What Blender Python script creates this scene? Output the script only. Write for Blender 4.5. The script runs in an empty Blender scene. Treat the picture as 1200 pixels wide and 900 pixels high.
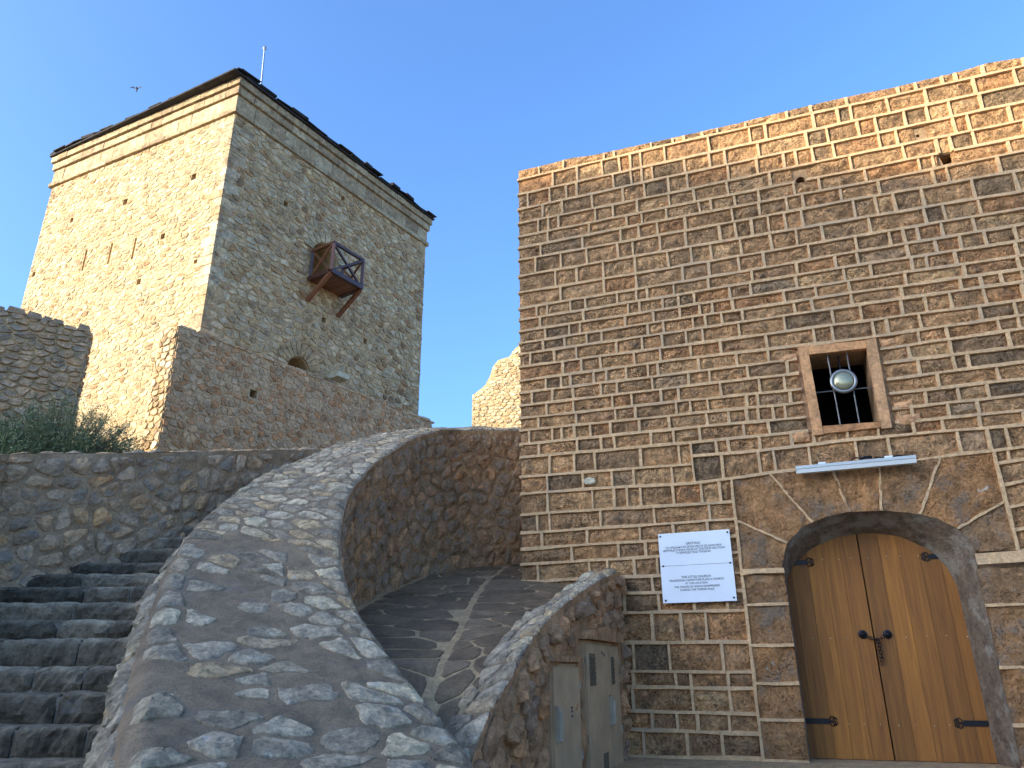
import bpy, bmesh, math, random, time
from mathutils import Vector, Matrix, noise
T0 = time.time()
C = bpy.context.scene.collection
R = math.radians
# ------------------------------------------------------------------ camera, sky, sun
F, PITCH, ROLL, EYE = 870.0, R(21.17), R(0.3), 1.6
f0 = Vector((0, math.cos(PITCH), math.sin(PITCH)))
u0 = Vector((0, -math.sin(PITCH), math.cos(PITCH)))
x0 = Vector((1, 0, 0))
RX = x0 * math.cos(ROLL) - u0 * math.sin(ROLL)
UX = u0 * math.cos(ROLL) + x0 * math.sin(ROLL)
CAM = Vector((0, 0, EYE))
cd = bpy.data.cameras.new('camera'); cam = bpy.data.objects.new('camera', cd); C.objects.link(cam)
m3 = Matrix((RX, UX, -f0)).transposed()
cam.matrix_world = Matrix.Translation(CAM) @ m3.to_4x4()
cd.sensor_width = 36; cd.lens = F / 1200 * 36; cd.clip_start = 0.05; cd.clip_end = 3000
sc = bpy.context.scene; sc.camera = cam
SUN_AZ, SUN_EL = R(-115), R(16)
w = bpy.data.worlds.new('World'); sc.world = w; w.use_nodes = True
nt = w.node_tree; bg = nt.nodes['Background']
sk = nt.nodes.new('ShaderNodeTexSky'); sk.sky_type = 'NISHITA'; sk.sun_disc = False
sk.sun_elevation = SUN_EL; sk.sun_rotation = SUN_AZ; sk.air_density = 1.0; sk.dust_density = 3.5; sk.ozone_density = 6.5
nt.links.new(sk.outputs[0], bg.inputs[0]); bg.inputs[1].default_value = 0.15
sd = bpy.data.lights.new('sun', 'SUN'); sd.energy = 2.0; sd.angle = R(0.5); sd.color = (1, 0.93, 0.70)
so = bpy.data.objects.new('sun', sd); C.objects.link(so)
SD = Vector((math.sin(SUN_AZ) * math.cos(SUN_EL), math.cos(SUN_AZ) * math.cos(SUN_EL), math.sin(SUN_EL)))
so.rotation_euler = SD.to_track_quat('Z', 'Y').to_euler(); so.location = SD * 60
sc.view_settings.view_transform = 'Standard'; sc.view_settings.look = 'None'
sc.view_settings.exposure = 1.95; sc.view_settings.gamma = 1; sc.view_settings.use_curve_mapping = False
# ------------------------------------------------------------------ helpers
def ray(u, v):
    return (RX * ((u - 600) / F) - UX * ((v - 450) / F) + f0)
def at(u, v, D):                      # the point seen at a pixel, D metres ahead
    d = ray(u, v); return CAM + d * (D / d.y)
def proj(p):
    q = p - CAM; z = q.dot(f0)
    if z < 0.05: return None
    return (600 + F * q.dot(RX) / z, 450 - F * q.dot(UX) / z)
class Frame:                          # a vertical plane: s along, z up, w outward
    def __init__(s, o, ex, n): s.o = Vector((o[0], o[1], 0)); s.ex = Vector((ex[0], ex[1], 0)).normalized(); s.n = Vector((n[0], n[1], 0)).normalized()
    def p(s, a, z, w=0): return s.o + s.ex * a + s.n * w + Vector((0, 0, z))
    def px(s, u, v, w=0):
        d = ray(u, v); o = s.o + s.n * w
        t = (o - CAM).dot(s.n) / d.dot(s.n); q = CAM + d * t
        return ((q - s.o).dot(s.ex), q.z)
def lerp(a, b, t): return a + (b - a) * t
def interp(pts, x):
    if x <= pts[0][0]:
        (a, b), (c, d) = pts[0], pts[1]
    elif x >= pts[-1][0]:
        (a, b), (c, d) = pts[-2], pts[-1]
    else:
        for i in range(len(pts) - 1):
            if pts[i][0] <= x <= pts[i + 1][0]: (a, b), (c, d) = pts[i], pts[i + 1]; break
    return b + (d - b) * (x - a) / ((c - a) or 1e-9)
def nz(p, sc=1.0): return noise.noise(Vector(p) * sc)
class MB:
    def __init__(s): s.v = []; s.f = []; s.t = []
    def add(s, vs, fs, tint=0.5):
        b = len(s.v); s.v.extend(vs); s.f.extend([tuple(i + b for i in f) for f in fs]); s.t.extend([tint] * len(vs))
    def box(s, o, ax, ay, az, tint=0.5, bev=0.0):   # o = corner, three edge vectors
        P = [o, o + ax, o + ax + ay, o + ay, o + az, o + ax + az, o + ax + ay + az, o + ay + az]
        s.add(P, [(0, 3, 2, 1), (4, 5, 6, 7), (0, 1, 5, 4), (1, 2, 6, 5), (2, 3, 7, 6), (3, 0, 4, 7)], tint)
    def bar(s, a, b, wx, wy, up=Vector((0, 0, 1)), tint=0.5):
        d = b - a; x = d.cross(up)
        if x.length < 1e-6: x = Vector((1, 0, 0))
        x.normalize(); y = x.cross(d).normalized()
        s.box(a - x * wx / 2 - y * wy / 2, d, x * wx, y * wy, tint)
    def tube(s, pts, r, n=6, tint=0.5):
        vs = []; fs = []
        for i, p in enumerate(pts):
            d = (pts[min(i + 1, len(pts) - 1)] - pts[max(i - 1, 0)]).normalized()
            x = d.cross(Vector((0, 0, 1)))
            if x.length < 1e-3: x = Vector((1, 0, 0))
            x.normalize(); y = d.cross(x)
            rr = r[i] if isinstance(r, (list, tuple)) else r
            for k in range(n): vs.append(p + (x * math.cos(2 * math.pi * k / n) + y * math.sin(2 * math.pi * k / n)) * rr)
        for i in range(len(pts) - 1):
            for k in range(n): fs.append((i * n + k, i * n + (k + 1) % n, (i + 1) * n + (k + 1) % n, (i + 1) * n + k))
        fs.append(tuple(range(n))[::-1]); fs.append(tuple((len(pts) - 1) * n + k for k in range(n)))
        s.add(vs, fs, tint)
    def lathe(s, c, ax, prof, n=20, tint=0.5):
        ax = ax.normalized(); x = ax.cross(Vector((0, 0, 1)))
        if x.length < 1e-3: x = Vector((1, 0, 0))
        x.normalize(); y = ax.cross(x); vs = []; fs = []
        for (r, h) in prof:
            for k in range(n): vs.append(c + ax * h + (x * math.cos(2 * math.pi * k / n) + y * math.sin(2 * math.pi * k / n)) * r)
        for i in range(len(prof) - 1):
            for k in range(n): fs.append((i * n + k, i * n + (k + 1) % n, (i + 1) * n + (k + 1) % n, (i + 1) * n + k))
        fs.append(tuple(range(n))[::-1]); fs.append(tuple((len(prof) - 1) * n + k for k in range(n)))
        s.add(vs, fs, tint)
    def build(s, name, mat, parent=None, kind=None, smooth=False):
        me = bpy.data.meshes.new(name); me.from_pydata([tuple(v) for v in s.v], [], s.f)
        a = me.attributes.new('tint', 'FLOAT', 'POINT'); a.data.foreach_set('value', s.t)
        if smooth: me.polygons.foreach_set('use_smooth', [True] * len(me.polygons))
        me.materials.append(mat)
        o = bpy.data.objects.new(name, me); C.objects.link(o)
        if parent:
            o.parent = parent; p = parent; off = Vector((0, 0, 0))
            while p: off += p.location; p = p.parent
            o.location = -off
        if kind: o['kind'] = kind
        return o
def settle(o):                        # put a part's origin at the middle of its own mesh
    me = o.data; c = sum((v.co for v in me.vertices), Vector()) / max(1, len(me.vertices))
    me.transform(Matrix.Translation(-c)); o.location = o.location + c
    return o
def thing(name, label, cat, loc, group=None):
    o = bpy.data.objects.new(name, None); C.objects.link(o); o.location = loc; o.empty_display_size = 0.3
    o['label'] = label; o['category'] = cat
    if group: o['group'] = group
    return o
def tag(o, label, cat, group=None):
    o['label'] = label; o['category'] = cat
    if group: o['group'] = group
    return o
# ------------------------------------------------------------------ materials
def mat_base(name):
    m = bpy.data.materials.new(name); m.use_nodes = True; n = m.node_tree.nodes; l = m.node_tree.links
    return m, n, l, n['Principled BSDF']
def stone_mat(name, cols, scale=6, bump=0.6, dist=0.03, mott=0.45, rough=0.92, stain=None, pits=0.0, fine=30, specks=None):
    m, n, l, b = mat_base(name)
    g = n.new('ShaderNodeNewGeometry'); at_ = n.new('ShaderNodeAttribute'); at_.attribute_name = 'tint'
    cr = n.new('ShaderNodeValToRGB'); el = cr.color_ramp.elements
    for i in range(len(cols) - 2): el.new(0.5)
    for i, c in enumerate(cols): el[i].position = i / (len(cols) - 1); el[i].color = (*c, 1)
    l.new(at_.outputs['Fac'], cr.inputs[0])
    def nse(s, det=6, r=0.6):
        t = n.new('ShaderNodeTexNoise'); t.inputs['Scale'].default_value = s; t.inputs['Detail'].default_value = det; t.inputs['Roughness'].default_value = r
        l.new(g.outputs['Position'], t.inputs['Vector']); return t
    def ramp(src, a, b_, ca, cb):
        r = n.new('ShaderNodeValToRGB'); r.color_ramp.elements[0].position = a; r.color_ramp.elements[1].position = b_
        r.color_ramp.elements[0].color = (*ca, 1); r.color_ramp.elements[1].color = (*cb, 1); l.new(src, r.inputs[0]); return r
    def mix(mode, fac, a, b_):
        x = n.new('ShaderNodeMix'); x.data_type = 'RGBA'; x.blend_type = mode
        if isinstance(fac, float): x.inputs[0].default_value = fac
        else: l.new(fac, x.inputs[0])
        for k, q in ((6, a), (7, b_)):
            if isinstance(q, tuple): x.inputs[k].default_value = (*q, 1)
            else: l.new(q, x.inputs[k])
        return x.outputs[2]
    n1 = nse(scale, 8, 0.65); n2 = nse(fine, 6, 0.7)
    lo = 1 - mott; hi = 1 + mott * 0.7
    col = mix('MULTIPLY', 1.0, cr.outputs[0], ramp(n1.outputs['Fac'], 0.33, 0.67, (lo, lo, lo), (hi, hi * 0.98, hi * 0.95)).outputs[0])
    col = mix('MULTIPLY', 0.9, col, ramp(n2.outputs['Fac'], 0.3, 0.7, (0.6, 0.58, 0.56), (1.3, 1.3, 1.28)).outputs[0])
    if stain:
        s1 = nse(stain[1], 7, 0.7)
        col = mix('MIX', ramp(s1.outputs['Fac'], stain[2], stain[2] + 0.12, (0, 0, 0), (stain[3],) * 3).outputs[0], col, stain[0])
    if specks:
        s2 = nse(specks[1], 5, 0.6)
        col = mix('MIX', ramp(s2.outputs['Fac'], specks[2], specks[2] + 0.05, (0, 0, 0), (0.8,) * 3).outputs[0], col, specks[0])
    h = n.new('ShaderNodeMath'); h.operation = 'MULTIPLY_ADD'; l.new(n2.outputs['Fac'], h.inputs[0]); h.inputs[1].default_value = 0.45; l.new(n1.outputs['Fac'], h.inputs[2])
    hs = h.outputs[0]
    if pits:
        vo = n.new('ShaderNodeTexVoronoi'); vo.inputs['Scale'].default_value = pits
        wn = nse(pits * 0.6, 3, 0.5); va = n.new('ShaderNodeVectorMath'); va.operation = 'MULTIPLY_ADD'
        l.new(wn.outputs['Color'], va.inputs[0]); va.inputs[1].default_value = (0.08,) * 3; l.new(g.outputs['Position'], va.inputs[2]); l.new(va.outputs[0], vo.inputs['Vector'])
        pr = ramp(vo.outputs['Distance'], 0.1, 0.42, (0, 0, 0), (1, 1, 1))
        gate = nse(scale * 0.8, 3, 0.5); gr = ramp(gate.outputs['Fac'], 0.42, 0.6, (1, 1, 1), (0, 0, 0))
        mx = n.new('ShaderNodeMath'); mx.operation = 'MAXIMUM'; l.new(pr.outputs[0], mx.inputs[0]); l.new(gr.outputs[0], mx.inputs[1])
        col = mix('MULTIPLY', 0.75, col, ramp(mx.outputs[0], 0.0, 0.7, (0.25, 0.22, 0.2), (1, 1, 1)).outputs[0])
        h2 = n.new('ShaderNodeMath'); h2.operation = 'MULTIPLY_ADD'; l.new(mx.outputs[0], h2.inputs[0]); h2.inputs[1].default_value = 0.5; l.new(hs, h2.inputs[2]); hs = h2.outputs[0]
    bp = n.new('ShaderNodeBump'); bp.inputs['Strength'].default_value = bump; bp.inputs['Distance'].default_value = dist
    l.new(hs, bp.inputs['Height']); l.new(bp.outputs[0], b.inputs['Normal'])
    l.new(col, b.inputs['Base Color']); b.inputs['Roughness'].default_value = rough; b.inputs['Specular IOR Level'].default_value = 0.25
    return m
def plain_mat(name, c, rough=0.6, metal=0.0, var=0.15, scale=8, bump=0.1):
    m, n, l, b = mat_base(name)
    g = n.new('ShaderNodeNewGeometry'); t = n.new('ShaderNodeTexNoise'); t.inputs['Scale'].default_value = scale; t.inputs['Detail'].default_value = 6
    l.new(g.outputs['Position'], t.inputs['Vector'])
    r = n.new('ShaderNodeValToRGB'); r.color_ramp.elements[0].position = 0.3; r.color_ramp.elements[1].position = 0.7
    r.color_ramp.elements[0].color = (*[x * (1 - var) for x in c], 1); r.color_ramp.elements[1].color = (*[min(1, x * (1 + var)) for x in c], 1)
    l.new(t.outputs['Fac'], r.inputs[0]); l.new(r.outputs[0], b.inputs['Base Color'])
    bp = n.new('ShaderNodeBump'); bp.inputs['Strength'].default_value = bump; bp.inputs['Distance'].default_value = 0.01
    l.new(t.outputs['Fac'], bp.inputs['Height']); l.new(bp.outputs[0], b.inputs['Normal'])
    b.inputs['Roughness'].default_value = rough; b.inputs['Metallic'].default_value = metal
    return m
def wood_mat(name, cols, grain=(30, 30, 2.0), rough=0.5, bump=0.25):
    m, n, l, b = mat_base(name)
    g = n.new('ShaderNodeNewGeometry'); mp = n.new('ShaderNodeMapping'); mp.inputs['Scale'].default_value = grain
    at_ = n.new('ShaderNodeAttribute'); at_.attribute_name = 'tint'
    ad = n.new('ShaderNodeVectorMath'); ad.operation = 'MULTIPLY_ADD'; cb = n.new('ShaderNodeCombineXYZ')
    for k in range(3): l.new(at_.outputs['Fac'], cb.inputs[k])
    l.new(cb.outputs[0], ad.inputs[0]); ad.inputs[1].default_value = (7, 3, 5); l.new(g.outputs['Position'], ad.inputs[2]); l.new(ad.outputs[0], mp.inputs['Vector'])
    t = n.new('ShaderNodeTexNoise'); t.inputs['Scale'].default_value = 1.0; t.inputs['Detail'].default_value = 7; t.inputs['Roughness'].default_value = 0.65; t.inputs['Distortion'].default_value = 0.6
    l.new(mp.outputs[0], t.inputs['Vector'])
    r = n.new('ShaderNodeValToRGB'); r.color_ramp.elements[0].position = 0.3; r.color_ramp.elements[1].position = 0.72
    r.color_ramp.elements[0].color = (*cols[0], 1); r.color_ramp.elements[1].color = (*cols[1], 1); l.new(t.outputs['Fac'], r.inputs[0])
    mr = n.new('ShaderNodeMapRange'); mr.inputs[3].default_value = 0.72; mr.inputs[4].default_value = 1.3; l.new(at_.outputs['Fac'], mr.inputs[0])
    x = n.new('ShaderNodeVectorMath'); x.operation = 'SCALE'; l.new(r.outputs[0], x.inputs[0]); l.new(mr.outputs[0], x.inputs['Scale'])
    l.new(x.outputs[0], b.inputs['Base Color']); b.inputs['Roughness'].default_value = rough
    bp = n.new('ShaderNodeBump'); bp.inputs['Strength'].default_value = bump; bp.inputs['Distance'].default_value = 0.01
    l.new(t.outputs['Fac'], bp.inputs['Height']); l.new(bp.outputs[0], b.inputs['Normal'])
    return m
M_tufa = stone_mat('tufa_block', [(0.31, 0.206, 0.116), (0.463, 0.267, 0.132), (0.586, 0.328, 0.153), (0.68, 0.367, 0.166), (0.603, 0.346, 0.169), (0.771, 0.453, 0.213), (0.617, 0.301, 0.128), (0.524, 0.346, 0.196)], scale=6, bump=1.0, dist=0.09, mott=0.5, stain=((.15, .11, .075), 5, 0.55, 0.65), pits=30, fine=24)
M_vous = stone_mat('arch_stone', [(0.401, 0.213, 0.094), (0.462, 0.23, 0.094), (0.502, 0.245, 0.098), (0.381, 0.216, 0.105)], scale=7, bump=1.0, dist=0.05, mott=0.45, stain=((.19, .155, .115), 3.5, 0.5, 0.8), pits=40, specks=((.5, .46, .38), 5, .68))
M_point = stone_mat('pointing_mortar', [(0.63, 0.404, 0.213), (0.692, 0.445, 0.238)], scale=9, bump=0.35, dist=0.01, mott=0.2, stain=((.45, .32, .20), 1.1, 0.5, 0.6))
M_bed = stone_mat('wall_core_mortar', [(0.396, 0.247, 0.138), (0.462, 0.3, 0.172)], scale=6, bump=0.6, dist=0.03, mott=0.3)
M_tower = stone_mat('tower_rubble', [(0.396, 0.255, 0.135), (0.556, 0.37, 0.189), (0.728, 0.53, 0.297), (0.449, 0.32, 0.189), (0.77, 0.6, 0.369), (0.621, 0.49, 0.324), (0.514, 0.3, 0.144), (0.31, 0.205, 0.117)], scale=4, bump=1.0, dist=0.06, mott=0.45, fine=18, stain=((.60, .48, .32), 3.0, 0.52, .55))
M_tmort = stone_mat('tower_mortar', [(0.609, 0.43, 0.231), (0.662, 0.481, 0.262)], scale=3, bump=0.8, dist=0.05, mott=0.3, fine=14)
M_cornice = stone_mat('cornice_stone', [(0.357, 0.24, 0.138), (0.546, 0.4, 0.23), (0.462, 0.33, 0.193), (0.609, 0.47, 0.285)], scale=6, bump=0.9, dist=0.04, mott=0.45, fine=16, stain=((.22, .165, .11), 3, .54, .7))
M_lime = stone_mat('grey_limestone', [(0.336, 0.26, 0.176), (0.47, 0.37, 0.252), (0.582, 0.465, 0.323), (0.403, 0.32, 0.223), (0.717, 0.57, 0.386), (0.515, 0.41, 0.281), (0.582, 0.4, 0.218), (0.78, 0.63, 0.412)], scale=8, bump=1.0, dist=0.06, mott=0.55, fine=36, stain=((.26, .225, .18), 6, .54, .7), specks=((.70, .60, .46), 8, .64))
M_limem = stone_mat('grey_mortar', [(0.274, 0.194, 0.122), (0.316, 0.229, 0.146)], scale=5, bump=1.0, dist=0.03, mott=0.33, fine=75, stain=((.15, .15, .15), 1.6, .55, .5))
M_gwall = stone_mat('grey_rubble', [(0.378, 0.261, 0.171), (0.539, 0.375, 0.245), (0.613, 0.388, 0.215), (0.468, 0.335, 0.225), (0.72, 0.414, 0.196), (0.72, 0.514, 0.342)], scale=6, bump=1.0, dist=0.04, mott=0.4, fine=30, stain=((.30, .25, .19), 4, .50, .8))
M_gwallm = stone_mat('grey_rubble_mortar', [(0.405, 0.277, 0.17), (0.474, 0.316, 0.185)], scale=4, bump=1.0, dist=0.04, mott=0.35, stain=((.36, .28, .19), 1.2, .62, .5))
M_brown = stone_mat('brown_rubble', [(0.251, 0.156, 0.097), (0.408, 0.228, 0.121), (0.517, 0.282, 0.139), (0.376, 0.24, 0.152), (0.627, 0.312, 0.139), (0.314, 0.21, 0.139)], scale=6, bump=1.0, dist=0.05, mott=0.45, fine=28)
M_brownm = stone_mat('brown_mortar', [(0.451, 0.246, 0.121), (0.543, 0.288, 0.134)], scale=4, bump=1.0, dist=0.05, mott=0.45, fine=24)
M_inner = stone_mat('dark_rubble', [(0.326, 0.192, 0.105), (0.473, 0.278, 0.15), (0.538, 0.294, 0.143), (0.408, 0.255, 0.15), (0.587, 0.306, 0.135), (0.375, 0.238, 0.139)], scale=6, bump=1.0, dist=0.06, mott=0.5, fine=26, stain=((.34, .25, .165), 3.5, .46, .8))
M_innerm = stone_mat('dark_rubble_mortar', [(0.372, 0.23, 0.119), (0.443, 0.264, 0.13)], scale=4, bump=1.0, dist=0.06, mott=0.5, fine=22)
M_front = stone_mat('front_wall_rubble', [(0.513, 0.28, 0.139), (0.613, 0.37, 0.195), (0.712, 0.47, 0.262), (0.541, 0.37, 0.227), (0.67, 0.47, 0.288), (0.627, 0.414, 0.245), (0.627, 0.314, 0.136), (0.428, 0.263, 0.148)], scale=4, bump=1.0, dist=0.05, mott=0.45, fine=18, stain=((.50, .36, .22), 3.0, 0.5, .6))
M_frontm = stone_mat('front_wall_mortar', [(0.582, 0.418, 0.243), (0.632, 0.462, 0.279)], scale=3, bump=0.8, dist=0.05, mott=0.35, fine=14)
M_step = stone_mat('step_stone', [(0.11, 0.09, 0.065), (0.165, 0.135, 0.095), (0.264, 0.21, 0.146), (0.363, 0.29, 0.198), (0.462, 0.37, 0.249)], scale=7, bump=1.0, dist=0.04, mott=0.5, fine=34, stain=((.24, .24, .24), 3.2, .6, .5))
M_stepm = stone_mat('step_mortar', [(0.2, 0.178, 0.15), (0.25, 0.218, 0.175)], scale=6, bump=1.0, dist=0.03, mott=0.3)
M_flag = stone_mat('flagstone', [(0.136, 0.092, 0.053), (0.206, 0.138, 0.077), (0.165, 0.107, 0.062), (0.248, 0.168, 0.097)], scale=4, bump=0.5, dist=0.02, mott=0.35, rough=0.75)
M_flagm = stone_mat('flag_joint', [(0.416, 0.283, 0.15), (0.46, 0.308, 0.164)], scale=8, bump=0.8, dist=0.02, mott=0.3)
M_slate = stone_mat('roof_slate', [(.035, .03, .03), (.07, .06, .055)], scale=4, bump=0.6, dist=0.02)
M_redfr = stone_mat('red_frame_stone', [(0.523, 0.251, 0.108), (0.665, 0.331, 0.147), (0.594, 0.342, 0.176)], scale=8, bump=0.5, dist=0.015, mott=0.35, stain=((.5, .36, .23), 5, .62, .4))
M_ground = stone_mat('dry_ground', [(.38, .32, .23), (.42, .36, .26)], scale=0.6, bump=0.6, dist=0.05)
M_terr = stone_mat('grassy_earth', [(.10, .11, .05), (.16, .14, .08)], scale=1.2, bump=0.8, dist=0.06)
M_shade_hill = stone_mat('shade_hill_rock', [(.20, .17, .13), (.12, .12, .07)], scale=0.5, bump=0.8, dist=0.1)
M_door = wood_mat('oak_door', [(.17, .056, .008), (.37, .142, .018)], grain=(26, 26, 1.1), rough=0.7)
M_balc = wood_mat('dark_timber', [(.05, .018, .012), (.14, .048, .026)], grain=(14, 14, 14), rough=0.4)
M_balc2 = wood_mat('red_timber', [(.16, .055, .025), (.32, .12, .05)], grain=(14, 14, 14), rough=0.4)
M_iron = plain_mat('black_iron', (.018, .018, .02), 0.45, 0.7)
M_bars = plain_mat('grey_iron', (.16, .15, .14), 0.5, 0.6)
M_stud = plain_mat('brass_stud', (.65, .55, .36), 0.3, 0.8)
M_dark = plain_mat('dark_interior', (.02, .018, .016), 0.9)
M_white = plain_mat('white_panel', (.80, .81, .82), 0.35, 0, 0.03, 3, 0.02)
M_lens = plain_mat('bar_diffuser', (.62, .60, .53), 0.3, 0, 0.03)
M_ink = plain_mat('black_lettering', (.05, .05, .055), 0.6)
M_alu = plain_mat('aluminium', (.52, .51, .47), 0.35, 0.3, 0.06)
M_cab = plain_mat('beige_cabinet', (.45, .295, .16), 0.6, 0.0, 0.16, 4, 0.08)
M_handle = plain_mat('grey_handle', (.40, .32, .22), 0.75, 0.0)
M_ring = plain_mat('lamp_ring', (.30, .29, .27), 0.3, 0.7)
M_cabd = plain_mat('brown_vent', (.13, .10, .06), 0.6)
M_leaf = plain_mat('shrub_leaf', (.19, .22, .085), 0.6, 0, 0.35, 3)
M_stem = plain_mat('shrub_stem', (.16, .13, .09), 0.8)
M_brass = plain_mat('lamp_glass', (.40, .36, .22), 0.25, 0.6)
M_bird = plain_mat('bird_feather', (.02, .02, .025), 0.6)
M_rod = plain_mat('steel_rod', (.35, .38, .42), 0.4, 0.6)
# ------------------------------------------------------------------ masonry makers
def clip(poly, ax, ay, b):            # keep the side ax*x+ay*y<=b
    out = []
    for i in range(len(poly)):
        p, q = poly[i], poly[(i + 1) % len(poly)]
        dp = ax * p[0] + ay * p[1] - b; dq = ax * q[0] + ay * q[1] - b
        if dp <= 0: out.append(p)
        if (dp < 0 < dq) or (dq < 0 < dp):
            t = dp / (dp - dq); out.append((p[0] + (q[0] - p[0]) * t, p[1] + (q[1] - p[1]) * t))
    return out
def cells(x0_, x1_, y0_, y1_, cw, ch, rng, jit=0.8, keep=None, size=None):
    """irregular stones packed in rough courses; size(x,y) may scale them"""
    nr = max(1, round((y1_ - y0_) / ch)); ch = (y1_ - y0_) / nr; seeds = []
    rows = []
    for j in range(nr):
        yc = y0_ + (j + 0.5) * ch; x = x0_ - cw * rng.random(); row = []
        while x < x1_ + cw:
            wdt = cw * rng.uniform(0.45, 1.6)
            row.append((x + wdt / 2, yc + (rng.random() - 0.5) * ch * jit, wdt)); x += wdt
        rows.append(row)
    out = []
    asp = cw / ch * 0.8
    for j, row in enumerate(rows):
        nb = []
        for dj in (-2, -1, 0, 1, 2):
            if 0 <= j + dj < nr: nb += rows[j + dj]
        for (sx, sy, wd) in row:
            if sx < x0_ - cw * 0.3 or sx > x1_ + cw * 0.3: continue
            if keep and not keep(sx, sy): continue
            poly = [(max(x0_, sx - cw * 2), max(y0_, sy - ch * 1.6)), (min(x1_, sx + cw * 2), max(y0_, sy - ch * 1.6)), (min(x1_, sx + cw * 2), min(y1_, sy + ch * 1.6)), (max(x0_, sx - cw * 2), min(y1_, sy + ch * 1.6))]
            if poly[0][0] >= poly[1][0]: continue
            for (qx, qy, qw) in nb:
                dx, dy = qx - sx, qy - sy
                if (dx == 0 and dy == 0) or abs(dx) > cw * 3.4: continue
                ay = dy * asp * asp
                mx, my = (qx + sx) / 2, (qy + sy) / 2
                poly = clip(poly, dx, ay, dx * mx + ay * my)
                if len(poly) < 3: break
            if len(poly) >= 3: out.append(poly)
    return out
def smooth_poly(poly, gap, rng, cut=0.24):
    cx = sum(p[0] for p in poly) / len(poly); cy = sum(p[1] for p in poly) / len(poly)
    q = []
    for i in range(len(poly)):
        a, b = poly[i], poly[(i + 1) % len(poly)]
        L = math.hypot(b[0] - a[0], b[1] - a[1])
        if L < 1e-4: continue
        c1 = cut * rng.uniform(0.6, 1.2)
        q.append((lerp(a[0], b[0], c1), lerp(a[1], b[1], c1))); q.append((lerp(a[0], b[0], 1 - c1), lerp(a[1], b[1], 1 - c1)))
    out = []
    for p in q:
        d = math.hypot(p[0] - cx, p[1] - cy) or 1e-6; k = max(0.2, 1 - gap * rng.uniform(0.7, 1.5) / d)
        out.append((cx + (p[0] - cx) * k, cy + (p[1] - cy) * k))
    return out, (cx, cy)
def ragged(q, c, rng, amp=.07):
    out = []
    for i in range(len(q)):
        a, b = q[i], q[(i + 1) % len(q)]
        out.append(a)
        if math.hypot(b[0] - a[0], b[1] - a[1]) > .035:
            for t in ((.5,) if math.hypot(b[0] - a[0], b[1] - a[1]) < .12 else (.33, .67)): out.append((lerp(a[0], b[0], t), lerp(a[1], b[1], t)))
    return [(c[0] + (p[0] - c[0]) * k, c[1] + (p[1] - c[1]) * k) for p in out for k in (1 + rng.uniform(-amp, amp * .6),)]
from mathutils.geometry import delaunay_2d_cdt
def rock_mesh(mb, poly, c, mapf, h, rng, tint):
    """a chipped stone: the outline plus scattered inner points, faceted like broken rock"""
    n = len(poly); x0a = min(p[0] for p in poly); x1a = max(p[0] for p in poly); y0a = min(p[1] for p in poly); y1a = max(p[1] for p in poly)
    top = [(c[0] + (p[0] - c[0]) * .93, c[1] + (p[1] - c[1]) * .93) for p in poly]
    lim = [(c[0] + (p[0] - c[0]) * .80, c[1] + (p[1] - c[1]) * .80) for p in poly]
    def inside(x, y):
        r = False
        for i in range(n):
            a, b = lim[i], lim[i - 1]
            if (a[1] > y) != (b[1] > y) and x < (b[0] - a[0]) * (y - a[1]) / (b[1] - a[1]) + a[0]: r = not r
        return r
    pts = [Vector(p) for p in top]; k = max(5, min(34, int((x1a - x0a) * (y1a - y0a) / .0022))); tries = 0
    while len(pts) < n + k and tries < k * 6:
        tries += 1; x, y = rng.uniform(x0a, x1a), rng.uniform(y0a, y1a)
        if inside(x, y): pts.append(Vector((x, y)))
    V, E, Fc, _, _, _ = delaunay_2d_cdt(pts, [(i, (i + 1) % n) for i in range(n)], [], 1, 1e-5)
    if len(V) != len(pts): return stone_mesh(mb, poly, c, mapf, h, rng, .3, tint, 2)
    sd_ = rng.random() * 90; tx, ty = rng.uniform(-.5, .5), rng.uniform(-.5, .5); ex = (x1a - x0a) or 1; ey = (y1a - y0a) or 1
    vs = []
    for i, p in enumerate(V):
        pl = 1 + tx * (p.x - c[0]) / ex + ty * (p.y - c[1]) / ey
        z = h * (.45 + .25 * nz((p.x * 14, p.y * 14, sd_))) if i < n else h * (pl + .75 * nz((p.x * 9, p.y * 9, sd_)) + rng.uniform(-.22, .22))
        vs.append(mapf(p.x, p.y, z))
    fs = [tuple(f) for f in Fc]
    a = V[Fc[0][0]]; b = V[Fc[0][1]]; d = V[Fc[0][2]]
    b0 = len(vs)
    for p in poly: vs.append(mapf(p[0], p[1], -.35 * h - .012))
    area = sum(poly[i][0] * poly[(i + 1) % n][1] - poly[(i + 1) % n][0] * poly[i][1] for i in range(n))
    for i in range(n):
        j = (i + 1) % n; fs.append((b0 + i, b0 + j, j, i))
    mb.add(vs, fs, rng.random() if tint is None else tint)
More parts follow.
